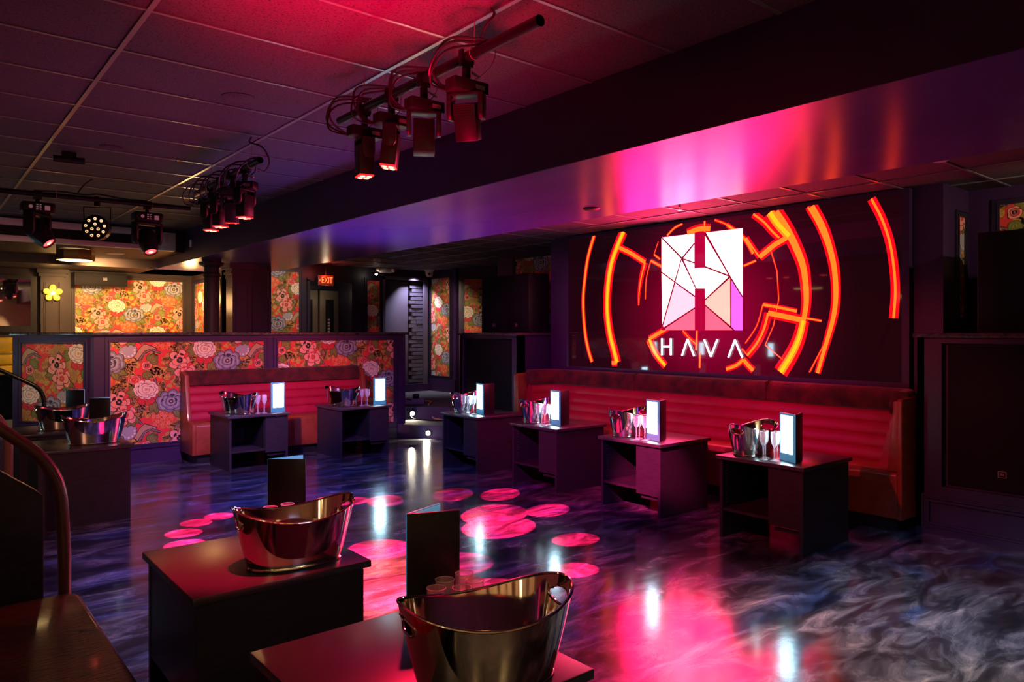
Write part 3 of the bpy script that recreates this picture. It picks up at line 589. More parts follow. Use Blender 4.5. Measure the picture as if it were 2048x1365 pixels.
# the H: facets with dark seams
HM = [emi('facet_white', (1, .45, .60), 6), emi('facet_cream', (1, .23, .22), 6), emi('facet_pink', (1, .135, .17), 5.5), emi('facet_peach', (1, .12, .10), 5.5), emi('facet_violet', (.55, .08, .50), 2), emi('facet_rose', (1, .055, .10), 3), emi('facet_slot', (.62, .0, .05), .8)]
def h(px_, py_): return ((px_/4.55+160)*2.8444, (py_/4.55+70)*2.8444)
hb = MB()
fac = [(6, [(200, 200), (937, 122), (937, 1053), (200, 1053)], 0),
       (1, [(200, 213), (382, 395), (322, 612), (200, 520)], 1), (0, [(208, 207), (500, 172), (500, 258), (388, 388)], 1), (1, [(500, 268), (500, 434), (395, 397)], 1),
       (0, [(384, 408), (512, 680), (503, 735), (328, 610)], 1), (1, [(396, 403), (500, 442), (500, 485), (595, 481), (815, 560), (598, 766), (594, 678), (520, 680)], 1),
       (1, [(200, 530), (318, 615), (206, 1005)], 1), (2, [(325, 620), (503, 748), (503, 842), (225, 1022), (212, 1015)], 1),
       (5, [(503, 855), (503, 1051), (232, 1051), (240, 1030)], 1), (1, [(596, 190), (812, 548), (598, 470)], 1), (1, [(604, 162), (937, 122), (937, 738), (828, 560)], 1),
       (3, [(598, 778), (826, 572), (828, 1012), (598, 818)], 1), (4, [(836, 580), (937, 752), (937, 1053), (868, 1053), (836, 1020)], 1), (5, [(598, 828), (850, 1051), (598, 1051)], 1)]
for mi, pts, lay in fac:
    hb.mi = mi; P_ = [scr(*h(*p)) for p in pts]; hb.add([(-.006-lay*.002, y-4.6, z-1.08) for y, z in P_], [tuple(range(len(P_)))])
hb.mi = 6
for pts in ([(503, 672), (596, 672), (598, 1056), (503, 1056)], [(500, 165), (596, 155), (596, 480), (500, 486)]):
    P_ = [scr(*h(*p)) for p in pts]; hb.add([(-.009, y-4.6, z-1.08) for y, z in P_], [(0, 1, 2, 3)])
sm = MB()
for a, b in [((200, 205), (385, 397)), ((385, 397), (500, 258)), ((385, 397), (500, 438)), ((385, 397), (322, 612)), ((322, 612), (206, 1020)), ((385, 402), (520, 682)), ((200, 522), (322, 612)), ((322, 612), (503, 744)), ((225, 1030), (503, 848)),
             ((596, 165), (826, 566)), ((826, 566), (937, 745)), ((598, 473), (820, 560)), ((598, 775), (826, 566)), ((830, 566), (832, 1018)), ((598, 823), (862, 1053))]:
    (y0, z0), (y1, z1) = scr(*h(*a)), scr(*h(*b)); l = math.hypot(y1-y0, z1-z0); ny, nz = -(z1-z0)/l*.0065, (y1-y0)/l*.0065
    sm.add([(-.0105, y0+ny-4.6, z0+nz-1.08), (-.0105, y1+ny-4.6, z1+nz-1.08), (-.0105, y1-ny-4.6, z1-nz-1.08), (-.0105, y0-ny-4.6, z0-nz-1.08)], [(0, 1, 2, 3)])
sm.build('facet_seams', emi('seam_red', (.30, .0, .03), .5), led)
hb.build('letter_panel', HM, led)
nl = MB()
def nstroke(a, b):
    (y0, z0), (y1, z1) = scr(*h(*a)), scr(*h(*b)); nl.tube([(-.016, y0-4.6, z0-1.08), (-.016, y1-4.6, z1-1.08)], .0095, 8)
for a, b in [((208, 1125), (208, 1278)), ((288, 1125), (288, 1278)), ((208, 1200), (288, 1200)), ((440, 1132), (390, 1282)), ((440, 1132), (500, 1285)), ((592, 1135), (652, 1290)), ((712, 1135), (652, 1290)), ((872, 1140), (812, 1296)), ((872, 1140), (938, 1298))]: nstroke(a, b)
nl.build('neon_lettering', emi('neon_white', (.72, .84, 1), 4.0), led)

# ================================================================== TABLES
def make_table(label, group):
    t = thing('side_table', label, 'table', group=group)      # local: front faces -x, width along y
    w2, d2 = .345, .325
    MB().box(-d2-.015, d2+.01, -w2, w2, .572, .60).build('tabletop', 'top', t, bevel=.004)
    MB().box(-d2+.01, d2-.01, -w2+.02, -w2+.045, 0, .572).build('side_panel', 'lam', t); MB().box(-d2+.01, d2-.01, w2-.045, w2-.02, 0, .572).build('side_panel', 'lam', t)
    MB().box(d2-.03, d2-.012, -w2+.045, w2-.045, .18, .572).build('back_panel', 'black', t)
    MB().box(-d2+.02, d2-.03, -w2+.045, w2-.045, .195, .215).build('shelf', 'lam', t)
    MB().box(-d2+.012, -d2+.03, -w2+.045, -.07, .17, .565).build('door', 'lam', t)
    MB().box(-d2+.03, d2-.03, -.075, -.057, .215, .572).build('divider', 'black', t)
    h_ = MB()
    for z in [.25+.026*i for i in range(11)]:
        h_.cyl((-d2+.06, w2-.0455, z), (-d2+.06, w2-.0475, z), .003, 6)
    h_.build('pin_holes', 'wire', t)
    MB().box(-d2+.04, -d2+.06, -w2+.045, -.10, .13, .15).build('rail', 'lam', t)
    return t
G1 = 'side tables along the screen banquette'
T4 = make_table('side table nearest the right arm of the screen banquette, lit menu and bucket on top', G1); T4.location = (4.925, 2.87, 0)
tabs = [T4]
for y, lab in ((4.115, 'side table second from the right along the screen banquette, magenta-lit top'), (5.33, 'side table third from the right along the screen banquette, with pin-holed cubby'), (6.56, 'side table nearest the carpeted steps, in front of the screen banquette')):
    tabs.append(dup(T4, lab, (4.98, y, 0)))
for x, lab in ((2.99, 'side table at the left end of the half-wall banquette, bluish door panel'), (4.28, 'side table at the right end of the half-wall banquette near the steps')):
    tabs.append(dup(T4, lab, (x, 8.30, 0), PI/2, group='side tables at the half-wall banquette'))
for y, lab in ((1.72, 'dark table in the foreground carrying the largest steel bucket, bottom centre'), (2.94, 'dark red-lit table with bucket just behind the nearest one'), (6.85, 'brown-lit table at left under a pink-reflecting bucket'), (8.02, 'shadowed table at far left behind the brown-lit table')):
    tabs.append(dup(T4, lab, (1.08, y, 0), PI, group='row of tables along the left railing'))

# buckets
def make_bucket(label, group):
    t = thing('champagne_bucket', label, 'bucket', group=group)
    na, nz = 120, 22
    def P_(a, k, off=0):
        c_, s_ = math.cos(a), math.sin(a); H_ = .180+.052*c_*c_; q = k; A_ = .178+.057*q**.85-off; B_ = .105+.042*q-off
        e = 2.25; r = (abs(c_)**e+abs(s_)**e)**(-1/e)
        return Vector((A_*c_*r, B_*s_*r, .004+H_*k))
    def hole(p): return ((p.y/.050)**2+((p.z-.183)/.021)**2) if abs(p.x) > .12 else 9
    g = MB()
    for off in (0, .003):
        rows = []
        for i in range(nz+1):
            row = []
            for j in range(na+1):
                p = P_(2*PI*j/na, i/nz, off); row.append(p)
            rows.append(row)
        o = len(g.v); g.v += [tuple(p) for r in rows for p in r]
        for i in range(nz):
            for j in range(na):
                q = [i*(na+1)+j, i*(na+1)+j+1, (i+1)*(na+1)+j+1, (i+1)*(na+1)+j]
                c_ = sum((Vector(g.v[o+k]) for k in q), Vector())/4
                if hole(c_) < 1: continue
                g.f.append([o+k for k in q]); g.m.append(0)
    g.prism([tuple(P_(2*PI*j/na, 0, .001))[:2] for j in range(na)], .004, .009)
    g.build('tub', 'steel', t, smooth=True)
    MB().tube([P_(2*PI*j/na, 1, .0015) for j in range(na)], .0042, 8, closed=True).build('rim', 'steel', t, smooth=True)
    MB().tube([P_(2*PI*j/na, 0, -.002)+Vector((0, 0, .002)) for j in range(na)], .005, 8, closed=True).build('base_ring', 'steel', t, smooth=True)
    for sx in (1, -1):
        pts = []
        for j in range(32):
            a = 2*PI*j/32; yy = .052*math.cos(a); zz = .183+.023*math.sin(a)
            # x on wall at that y, z
            best = None
            aa = 0 if sx > 0 else PI; k = zz/.234
            A_ = .178+.057*k**.85; Bq = .105+.042*k; xx = A_*(1-(min(abs(yy)/Bq, .99))**2.25)**(1/2.25)*sx
            pts.append((xx-sx*.001, yy, zz))
        MB().tube(pts, .004, 6, closed=True).build('handle', 'steel', t, smooth=True)
    return t
GB = 'steel champagne buckets on the tables'
B0 = make_bucket('largest steel champagne bucket, bottom centre foreground on the nearest table', GB); B0.location = (1.155, 1.50, .602); B0.rotation_euler = (0, 0, math.radians(-12))
for (x, y, r, lab) in [(1.175, 2.76, -4, 'steel champagne bucket on the red-lit table behind the nearest one'), (1.18, 6.76, -3, 'steel bucket with pink reflections on the brown-lit table at left'), (1.13, 7.92, -3, 'dark steel bucket on the far left table in front of the stair rail'),
                       (4.83, 3.06, 2, 'steel bucket on the side table nearest the right arm of the banquette'), (4.88, 4.30, 6, 'steel bucket on the magenta-topped side table'), (4.90, 5.52, 8, 'steel bucket on the side table below the screen left half'), (4.90, 6.72, 10, 'steel bucket on the side table nearest the carpeted steps'),
                       (2.84, 8.20, 118, 'steel bucket on the left side table at the half-wall banquette'), (4.12, 8.26, 120, 'steel bucket on the right side table at the half-wall banquette')]:
    dup(B0, lab, (x, y, .602), math.radians(r))

# folding menus with one lit panel. hinge at origin; lit leaf along +x of angle a, plain leaf along angle b
def make_menu(label, group, loc, lit, plain, side=1, both=False, dim=False):
    t = thing('lit_menu', label, 'menu', (loc[0], loc[1], .601), group=group)
    for nm, deg, isl in (('lit_leaf', lit, True), ('cover_leaf', plain, False)):
        g = MB(); g.box(0, .168, -.004, .004, 0, .335)
        rot = (0, 0, math.radians(deg)); o = g.build(nm, 'bloomframe' if isl else 'blackplastic', t, bevel=.0015, rot=rot)
        if isl:
            MB().box(.026, .150, side*.0042, side*.0062, .055, .318).build('light_panel', 'leddim' if dim else 'ledwhite', o)
            MB().box(.004, .164, -side*.0042, -side*.0062, .004, .331).build('lining', 'ledback' if both else 'glowlining', o)
        else:
            MB().cyl((.135, -.0042 if side > 0 else .0042, .02), (.135, -.0052 if side > 0 else .0052, .02), .003, 8).build('stud', 'wire', o)
    return t
GM = 'lit menus on the screen banquette tables'
make_menu('lit white menu on the side table nearest the right arm of the banquette', GM, (4.70, 2.648), 67, 15, both=True)
make_menu('lit white menu on the magenta-topped side table', GM, (4.78, 3.89), 79, 22, both=True)
make_menu('lit white menu standing left of centre, under the left edge of the screen', GM, (4.84, 5.14), 82, 16, both=True)
make_menu('lit white menu on the side table nearest the carpeted steps', GM, (4.86, 6.38), 81, 9, both=True)
GM2 = 'lit menus on the half-wall banquette tables'
make_menu('lit white menu on the left half-wall banquette table', GM2, (3.14, 8.04), 4, 62, -1)
make_menu('lit white menu on the right half-wall banquette table', GM2, (4.45, 8.09), -4, 62, -1)
GM3 = 'menus seen from their dark backs along the left railing'
make_menu('open menu with dark back standing beside the largest bucket', GM3, (1.20, 1.97), 19, -22, 1, dim=True)
make_menu('open menu with dark back on the red-lit table, behind its bucket', GM3, (1.24, 3.21), 3, -39, 1, dim=True)
make_menu('dark-backed menu on the brown-lit table at left', GM3, (1.21, 7.14), 10, -34, 1, dim=True)
make_menu('dark-backed menu on the far left table', GM3, (1.20, 8.28), 10, -34, 1, dim=True)

# glasses
def make_flute(label, group):
    t = thing('champagne_flute', label, 'glass', group=group)
    MB().lathe([(.0, .10), (.012, .103), (.022, .125), (.026, .16), (.0255, .20), (.0245, .20), (.025, .16), (.021, .127), (.011, .107), (0, .106)], 16).build('bowl', 'glass', t, smooth=True)
    MB().lathe([(.008, .10), (.004, .085), (.007, .07), (.004, .055), (.006, .03), (.004, .012)], 10).build('stem', 'glass', t, smooth=True)
    MB().lathe([(0, .012), (.006, .010), (.030, .003), (.031, 0), (0, 0)], 16).build('foot', 'glass', t, smooth=True)
    return t
fl = None
sets = [((4.66, 2.87), 'flutes beside the lit menu on the table nearest the right arm'), ((4.71, 4.08), 'flutes on the magenta-topped side table'), ((4.72, 5.33), 'flutes on the side table under the left edge of the screen'), ((4.72, 6.56), 'flutes on the side table nearest the carpeted steps')]
labs = {'flutes beside the lit menu on the table nearest the right arm': 'clear champagne flute on the side table nearest the banquette right arm', 'flutes on the magenta-topped side table': 'clear champagne flute on the magenta-topped side table',
        'flutes on the side table under the left edge of the screen': 'clear champagne flute on the table below the screen left edge', 'flutes on the side table nearest the carpeted steps': 'clear champagne flute on the side table nearest the carpeted steps'}
for (x, y), gname in sets:
    for dx, dy in ((0, 0), (.075, .03), (.02, -.075), (.10, -.05)):
        if fl is None: fl = make_flute(labs[gname], gname); fl.location = (x+dx, y+dy, .601)
        else: dup(fl, labs[gname], (x+dx, y+dy, .601), group=gname)
for (x, y), lab, gname in [((2.99, 8.03), 'clear flute on the left half-wall banquette table', 'flutes on the left half-wall banquette table'), ((4.29, 8.08), 'clear flute on the right half-wall banquette table', 'flutes on the right half-wall banquette table')]:
    for dx, dy in ((0, 0), (.075, .0), (.03, .07), (.10, .08)): dup(fl, lab, (x+dx, y+dy, .601), group=gname)
def make_tumbler(label, group):
    t = thing('tumbler', label, 'glass', group=group)
    MB().lathe([(.0, .0), (.022, 0), (.026, .04), (.028, .10), (.0285, .155), (.0275, .155), (.027, .10), (.025, .045), (.021, .012), (0, .012)], 28).build('bowl', 'plastic', t, smooth=True)
    MB().tube([(.028*math.cos(2*PI*j/28), .028*math.sin(2*PI*j/28), .155) for j in range(28)], .0013, 6, closed=True).build('rim', 'glassrim', t, smooth=True)
    return t
tb = None
for (cx_, cy_), n, gname, lab in [((1.245, 1.80), 5, 'tumblers beside the largest bucket', 'clear tumbler between the largest bucket and its dark-backed menu'), ((1.19, 3.03), 5, 'tumblers on the red-lit table', 'clear tumbler behind the bucket on the red-lit table'),
                                  ((1.24, 7.0), 4, 'tumblers on the brown-lit table at left', 'clear tumbler behind the pink-reflecting bucket at left'), ((1.22, 8.14), 3, 'tumblers on the far left table', 'clear tumbler on the far left table')]:
    for dx, dy in [(-.055, -.01), (.005, -.055), (.005, .035), (.07, -.03), (.085, .045)][:n]:
        if tb is None: tb = make_tumbler(lab, gname); tb.location = (cx_+dx, cy_+dy, .601)
        else: dup(tb, lab, (cx_+dx, cy_+dy, .601), group=gname)

# ================================================================== BANQUETTES
def sweep(path, prof, closed_prof=True):
    """path: [(x, y, nx, ny)], profile: [(offset along n, z)]"""
    mb = MB(); n = len(prof)
    for x, y, nx, ny in path: mb.v += [(x+nx*o, y+ny*o, z) for o, z in prof]
    for i in range(len(path)-1):
        for j in range(n if closed_prof else n-1):
            k = (j+1) % n; mb.f.append([i*n+j, i*n+k, (i+1)*n+k, (i+1)*n+j]); mb.m.append(0)
    if closed_prof:
        mb.f.append(list(range(n))); mb.m.append(0); mb.f.append(list(range((len(path)-1)*n, len(path)*n))[::-1]); mb.m.append(0)
    return mb
def rolls(z0, z1, n, off0, off1, bul):
    p = []
    for i in range(n):
        for j in range(9):
            t = j/9; z = z0+(z1-z0)*(i+t)/n; base = off0+(off1-off0)*(z-z0)/(z1-z0); p.append((base+bul*math.sin(PI*t)**.55, z))
    p.append((off1, z1)); return p
def banquette(name, label, length, depth, curve, seams):
    """local: origin at the middle of the back, at floor; sits facing -x; length along y"""
    t = thing(name, label, 'banquette'); hl = length/2; R_ = .34 if curve else .0
    path = []
    if curve:
        for i in range(9):
            a = (i/8)*PI/2*.92; path.append((-R_*(1.0)*(1-math.sin(a))*1.25, -hl+R_*(1-math.cos(a))*.62+.03, -math.sin(a+.06), math.cos(a+.06)))
        for i in range(1, 24): path.append((0, -hl+R_*.62+.03+(length-2*R_*.62-.06)*i/24, -1, 0))
        path += [(x, -y, nx, -ny) for x, y, nx, ny in path[8::-1]]
    else:
        path = [(0, -hl+.05+(length-.1)*i/24, -1, 0) for i in range(25)]
    bk = [(0, .40)]+[(0, .90)]+[(.055, .87)]+rolls(.46, .86, 4, .20, .10, .015)[::-1]+[(.2, .44)]
    sweep(path, bk).build('backrest', 'redleather', t, smooth=True, ang=50)
    tp = [(-.005, .80), (-.005, 1.02), (.02, 1.045), (.06, 1.048), (.10, 1.03), (.128, .98), (.136, .93), (.13, .875), (.10, .862), (.05, .858)]
    sweep(path, tp).build('top_cushion', 'velvet', t, smooth=True, ang=60)
    sd = [(-.05, .10), (-.05, .45), (-depth+.09, .478), (-depth+.03, .468), (-depth, .43), (-depth+.006, .25), (-depth+.012, .10)]
    g = MB().prism(sd, -hl+.035, hl-.035, 'y'); g.build('seat', 'leather', t, smooth=True, bevel=.012, ang=50)
    for i, y in enumerate(seams):
        MB().prism([(-.14, .87), (-.14, 1.04), (-.09, 1.056), (-.0, 1.05), (-.0, .87)], y-.004, y+.004, 'y').build('seam', 'velvet', t)
    MB().box(-depth+.06, -.02, -hl+.06, hl-.06, 0, .10).build('kick_base', 'black', t)
    for sg in (1, -1):
        g = MB(); y0 = sg*hl
        if curve: g.prism([(-depth, .10), (-depth, .985), (-depth+.02, 1.0), (-depth+.26, 1.01), (-depth+.26, .10)], y0, y0-sg*.035, 'y'); g.prism([(0, .46), (.075, .46), (.03, .985), (0, .985)], -depth, -depth+.03, 'x')
        else: g.prism([(-depth+.02, .10), (-depth+.01, .45), (-.30, .48), (-.18, 1.0), (-.03, 1.04), (.0, .10)], y0, y0-sg*.05, 'y')
        if curve:
            for i in range(len(g.v)-8, len(g.v)): x_, y_, z_ = g.v[i]; g.v[i] = (x_, y0-sg*(.03+y_), z_)
        g.build('end_panel', 'leather', t, bevel=.006)
    return t
bq = banquette('banquette', 'long curved red banquette with dark velvet top band under the video wall', 4.50, .60, True, [-.85, .75]); bq.location = (6.28, 4.61, 0)
bq2 = banquette('banquette', 'shorter straight red banquette against the wallpapered half wall', 2.32, .50, False, []); bq2.location = (3.65, 9.17, 0); bq2.rotation_euler = (0, 0, PI/2)
t = thing('leather_bench', 'brown leather bench corner in the lower left foreground', 'bench', (.1, 2.1, 0))
pl = [(-.75, -1.3), (.44, -1.3)]+[(.37+.07*math.cos(q*PI/12), 1.25+.07*math.sin(q*PI/12)) for q in range(7)]+[(-.75, 1.32)]
MB().prism(pl, .2, .455, 'z').build('seat', 'brown', t, smooth=True, bevel=.022, ang=50)
MB().box(-.7, .38, -1.25, 1.25, 0, .2).build('base', 'black', t)
# stair stringer beside it
struct('stair_stringer', MB().prism([(-.35, 0), (.43, 0), (.43, .835), (.40, .865), (-.35, 1.45)], 3.50, 3.56, 'y'), 'black', bevel=.006)
# yellow banquette on the rear platform
t = thing('yellow_banquette', 'mustard yellow tufted banquette on the rear platform at far left', 'banquette', (.6, 13.6, .36))
g = MB()
for i in range(6):
    for zz in ((.46, .63), (.64, .80), (.81, 1.06)): g.box(-.95+i*.42, -.95+i*.42+.41, -.02, .12, zz[0], zz[1])
g.build('backrest', 'yellow', t, bevel=.03); MB().box(-.95, 1.55, -.5, .0, .30, .46).build('seat', 'yellow', t, bevel=.03); MB().box(-.9, 1.5, -.46, .1, 0, .3).build('base', 'black', t)
t = thing('low_table', 'plain black low table in front of the yellow banquette', 'table', (.75, 12.0, .36))
MB().box(-.5, .5, -.35, .35, .02, .55).build('body', 'black', t); MB().box(-.52, .52, -.37, .37, .55, .58).build('tabletop', 'black', t, bevel=.004)

# ================================================================== HANDRAILS
def bend(pts, r=.06, k=6):
    pts = [Vector(p) for p in pts]; o = [pts[0]]
    for i in range(1, len(pts)-1):
        a, b, c = pts[i-1], pts[i], pts[i+1]; d0 = (a-b).normalized()*min(r, (a-b).length*.45); d1 = (c-b).normalized()*min(r, (c-b).length*.45)
        for j in range(k+1):
            t_ = j/k; o.append((b+d0)*(1-t_)**2+b*2*t_*(1-t_)+(b+d1)*t_*t_)
    return o+[pts[-1]]
t = thing('handrail', 'thick reddish-brown handrail bending down in the left foreground', 'handrail', (.52, 3.62, 0), group='stair handrails')
MB().tube(bend([(-1.2, 0, 1.95), (-.02, 0, .93), (0, 0, .60), (0, 0, 0)], .16), .0245, 16).build('rail', 'railbrown', t, smooth=True); MB().lathe([(.055, 0), (.055, .008), (.03, .012), (.0, .012)], 20).build('base_flange', 'blackmetal', t)
t = thing('handrail', 'reddish-brown handrail post behind the foreground rail at the left edge', 'handrail', (.50, 5.6, 0), group='stair handrails')
MB().tube(bend([(-.8, 0, 1.62), (0, 0, .93), (0, 0, 0)], .16), .0245, 16).build('rail', 'railbrown', t, smooth=True); MB().lathe([(.055, 0), (.055, .008), (.03, .012), (.0, .012)], 20).build('base_flange', 'blackmetal', t)
t = thing('handrail', 'slim black handrail in front of the small angled wallpaper panel', 'handrail', (1.13, 9.1, 0), group='stair handrails')
MB().tube(bend([(-.58, .1, 1.15), (-.45, .08, 1.15), (-.02, 0, .90), (0, 0, .6), (0, 0, 0)], .12), .021, 14).build('rail', 'blackmetal', t, smooth=True); MB().lathe([(.05, 0), (.05, .008), (.02, .012), (.0, .012)], 20).build('base_flange', 'blackmetal', t)

# ================================================================== RIGS: pipes, lamp heads, cables
def pipe(label, a, b, r=.024, hangers=()):
    t = thing('lighting_pipe', label, 'pipe', a, group='black lighting pipes under the ceiling'); d = Vector(b)-Vector(a); u = d.normalized()
    g = MB(); n = 2
    g.tube([(0, 0, 0), d], r, 20, cap=False); g.tube([(0, 0, 0), d], r*.85, 20, cap=False); g.tube([u*.0, u*.003], r, 20, cap=False)
    g.build('tube', 'blackmetal', t, smooth=True)
    for h_ in hangers:
        p = u*h_; q = MB().tube([p+Vector((0, 0, .02)), p+Vector((.01, .01, .21))], .0025, 6).tube([p+Vector((math.cos(k*.7)*.028, 0, math.sin(k*.7)*.028)) if abs(u.y) > .5 else p+Vector((0, math.cos(k*.7)*.028, math.sin(k*.7)*.028)) for k in range(9)], .0025, 6, closed=True)
        q.build('hanger_wire', 'wire', t, smooth=True)
    return t
pipe('black pipe with four lamp heads nearest the camera, top centre', (1.96, 2.2, 2.75), (1.98, 4.0, 2.75), hangers=(.45, 1.5))
pipe('black pipe crowded with cables and red-lit heads, upper left of centre', (1.98, 5.27, 2.75), (2.02, 6.95, 2.75), hangers=(.2, 1.2))
pipe('crosswise black pipe at upper left carrying the round LED lamp', (2.2, 7.75, 2.74), (-1.0, 7.85, 2.74), hangers=(.35, 1.15))
def make_head(label, group, tilt, lit, swing=0):
    t = thing('stage_light', label, 'stage light', group=group)           # local z=0 at the pipe centre
    MB().box(-.012, .012, -.018, .018, -.11, -.025).box(-.03, .03, -.014, .014, -.045, -.015).box(-.035, -.022, -.014, .014, -.03, .03).box(.022, .035, -.014, .014, -.03, .03).build('clamp', 'blackmetal', t, bevel=.002)
    MB().cyl((.03, 0, -.06), (.075, 0, -.075), .006, 8).build('clamp_screw', 'wire', t)
    bs = MB().prism([(-.095, -.045), (.095, -.045), (.095, .03), (.07, .06), (-.07, .06), (-.095, .03)], -.165, -.11).build('base_box', 'blackplastic', t, bevel=.004)
    MB().box(.02, .07, -.048, -.0455, -.15, -.13).build('connector', 'wire', bs)
    yk = MB()
    for sg in (-1, 1):
        yk.prism([(-.035, -.165), (.035, -.165), (.035, -.26), (.022, -.285), (-.022, -.285), (-.035, -.26)], sg*.062, sg*.085, 'x')
    yk.box(-.085, .085, -.035, .035, -.178, -.165); yk.build('yoke', 'blackplastic', t, bevel=.003, rot=(0, 0, swing))
    hd = MB().box(-.052, .052, -.042, .042, -.13, .035); o = hd.build('head', 'blackplastic', t, bevel=.004, loc=(0, 0, -.245), rot=(tilt, 0, swing))
    f_ = MB()
    for k in range(6): f_.box(-.048, .048, -.044, -.042, -.02+.01*k, -.016+.01*k)
    f_.build('fins', 'blackmetal', o)
    if lit:
        MB().box(-.05, .05, -.04, .04, -.138, -.1305).build('lens_plate', 'redled' if lit == 2 else mat('glowing_red_plate', (.4, .05, .03), .3, emit=(1, .012, .012), es=2.5), o, bevel=.002)
        q = MB()
        for a in (-.025, .025):
            for b in (-.018, .018): q.lathe([(.0, -.143), (.013, -.142), (.015, -.139)], 12, (a, b))
        q.build('led', 'redcore', o, smooth=True)
    return t
G4 = 'four heads on the nearest pipe'; G5 = 'four red-lit heads on the second pipe'
ha = make_head('lamp head with glowing red LEDs, leftmost of four on the nearest pipe', G4, 0, 1, PI/2-.2); ha.location = (1.975, 3.69, 2.75)
hb_ = make_head('lamp head with glowing red LEDs tilted slightly, second from left on the nearest pipe', G4, .12, 1, .9); hb_.location = (1.972, 3.39, 2.75)
hc = make_head('unlit lamp head hanging straight, third from left on the nearest pipe', G4, -.1, 0, -.55); hc.location = (1.968, 3.07, 2.75)
hd_ = make_head('unlit lamp head tilted, rightmost on the nearest pipe by the open pipe end', G4, .35, 0, -.9); hd_.location = (1.965, 2.71, 2.75)
dup(ha, 'red-lit lamp head nearest the camera on the second pipe', (1.985, 5.60, 2.75), -.9, group=G5)
h6 = make_head('red-lit lamp head tilted aside, second nearest on the second pipe', G5, .5, 1, -.4); h6.location = (1.99, 5.90, 2.75)
dup(ha, 'red-lit lamp head third along the second pipe', (2.0, 6.2, 2.75), -.9, group=G5); dup(ha, 'red-lit lamp head farthest along the second pipe', (2.01, 6.48, 2.75), -.9, group=G5)
def make_big_head(label, group, tilt, pan):
    t = thing('moving_spotlight', label, 'stage light', group=group)
    MB().box(-.03, .03, -.03, .03, -.05, .035).cyl((0, 0, -.05), (0, 0, -.08), .018, 12).build('clamp', 'blackmetal', t, bevel=.003)
    b = MB().box(-.13, .13, -.09, .09, -.17, -.08).build('base_box', 'blackplastic', t, bevel=.02)
    MB().cyl((-.06, -.0905, -.125), (-.06, -.092, -.125), .016, 16).build('badge', 'badge', b)
    pn = MB()
    for i in range(3):
        for j in range(2): pn.box(-.02+j*.025, -.005+j*.025, -.092, -.0905, -.15+i*.02, -.14+i*.02)
    pn.box(.045, .085, -.092, -.0905, -.15, -.11); pn.build('control_panel', 'badge', b)
    y_ = MB()
    for sg in (-1, 1): y_.prism([(-.05, -.17), (.05, -.17), (.05, -.34), (.03, -.38), (-.03, -.38), (-.05, -.34)], sg*.10, sg*.135, 'x')
    y_.box(-.135, .135, -.05, .05, -.20, -.172); y_.build('yoke', 'blackplastic', t, bevel=.012, rot=(0, 0, pan))
    hd = MB().lathe([(0, .10), (.05, .095), (.078, .06), (.09, 0), (.085, -.08), (.068, -.13), (.062, -.155), (.055, -.155), (.05, -.14)], 28).build('head', 'blackplastic', t, smooth=True, loc=(0, 0, -.33), rot=(tilt, 0, pan))
    MB().lathe([(.0, -.152), (.03, -.149), (.05, -.142)], 24).build('lens', 'lens', hd, smooth=True)
    MB().lathe([(.0, -.157), (.015, -.155), (.02, -.153)], 20).build('lens_core', 'redcore', hd, smooth=True)
    return t
GH = 'big moving heads on the crosswise pipe'
q = make_big_head('large black moving head tilted right, at the left end of the crosswise pipe', GH, -.75, .9); q.location = (.91, 7.80, 2.74)
q = make_big_head('large black moving head pointing down-forward, at the right end of the crosswise pipe', GH, -.5, .25); q.location = (1.81, 7.78, 2.74)
t = thing('par_light', 'round black LED par lamp with thirteen amber diodes between the two large moving heads', 'stage light', (1.38, 7.78, 2.74), rz=-.45)
MB().box(-.02, .02, -.02, .02, -.06, .03).build('clamp', 'blackmetal', t)
MB().tube([(-.11, 0, -.27), (-.115, 0, -.07), (.115, 0, -.07), (.11, 0, -.27)], .006, 8).build('bracket', 'blackmetal', t)
o = MB().tube([(0, -.06, 0), (0, -.055, 0), (0, .05, 0), (0, .07, 0)], [.105, .115, .11, .08], 36).build('housing', 'blackplastic', t, smooth=True, loc=(0, 0, -.265))
gl = []
for rr, n in ((.03, 3), (.08, 9)):
    for k in range(n):
        a = 2*PI*k/n+PI/2
        e = MB().tube([(rr*math.cos(a), -.062, rr*math.sin(a)), (rr*math.cos(a), -.064, rr*math.sin(a))], .0135, 14).build('diode', 'amber', o)
        MB().tube([(rr*math.cos(a), -.0645, rr*math.sin(a)), (rr*math.cos(a), -.066, rr*math.sin(a))], .005, 10).build('diode_centre', 'blackplastic', e)
rnd = random.Random(7)
def cable(label, pts, r=.006, m='cord', grp='black cables looped around the lighting pipes', jit=0, name='cable', cat='cable'):
    return tag(MB().tube(bend(pts, .08, 5), r, 7).build(name, m, smooth=True), label, cat, grp)
for i, (y0, y1) in enumerate([(2.55, 2.72), (3.0, 3.1), (3.35, 3.42), (3.6, 3.7)]):
    nm = ['rightmost', 'third from left', 'second from left', 'leftmost'][i]
    g = MB()
    for k in range(3):
        a = rnd.uniform(.03, .08); b = rnd.uniform(.05, .1)
        g.tube(bend([(1.97, y0+.03*k, 2.78), (1.86-a, y0+.05+b, 2.80-.03*k), (1.83-a, y1+.03, 2.66-.03*k), (1.90, y1+.05, 2.60), (1.93, y1, 2.61)], .1, 6), .0055, 7)
    g.tube(bend([(1.99, y0-.03, 2.77), (2.03, y0+.04, 2.70), (2.02, y1-.02, 2.66), (1.97, y1, 2.64)], .05), .002, 5)
    tag(g.build('cable_loop', 'cord', smooth=True), 'looping black cables feeding the %s lamp head on the nearest pipe' % nm, 'cable', 'black cables looped around the lighting pipes')
g = MB()
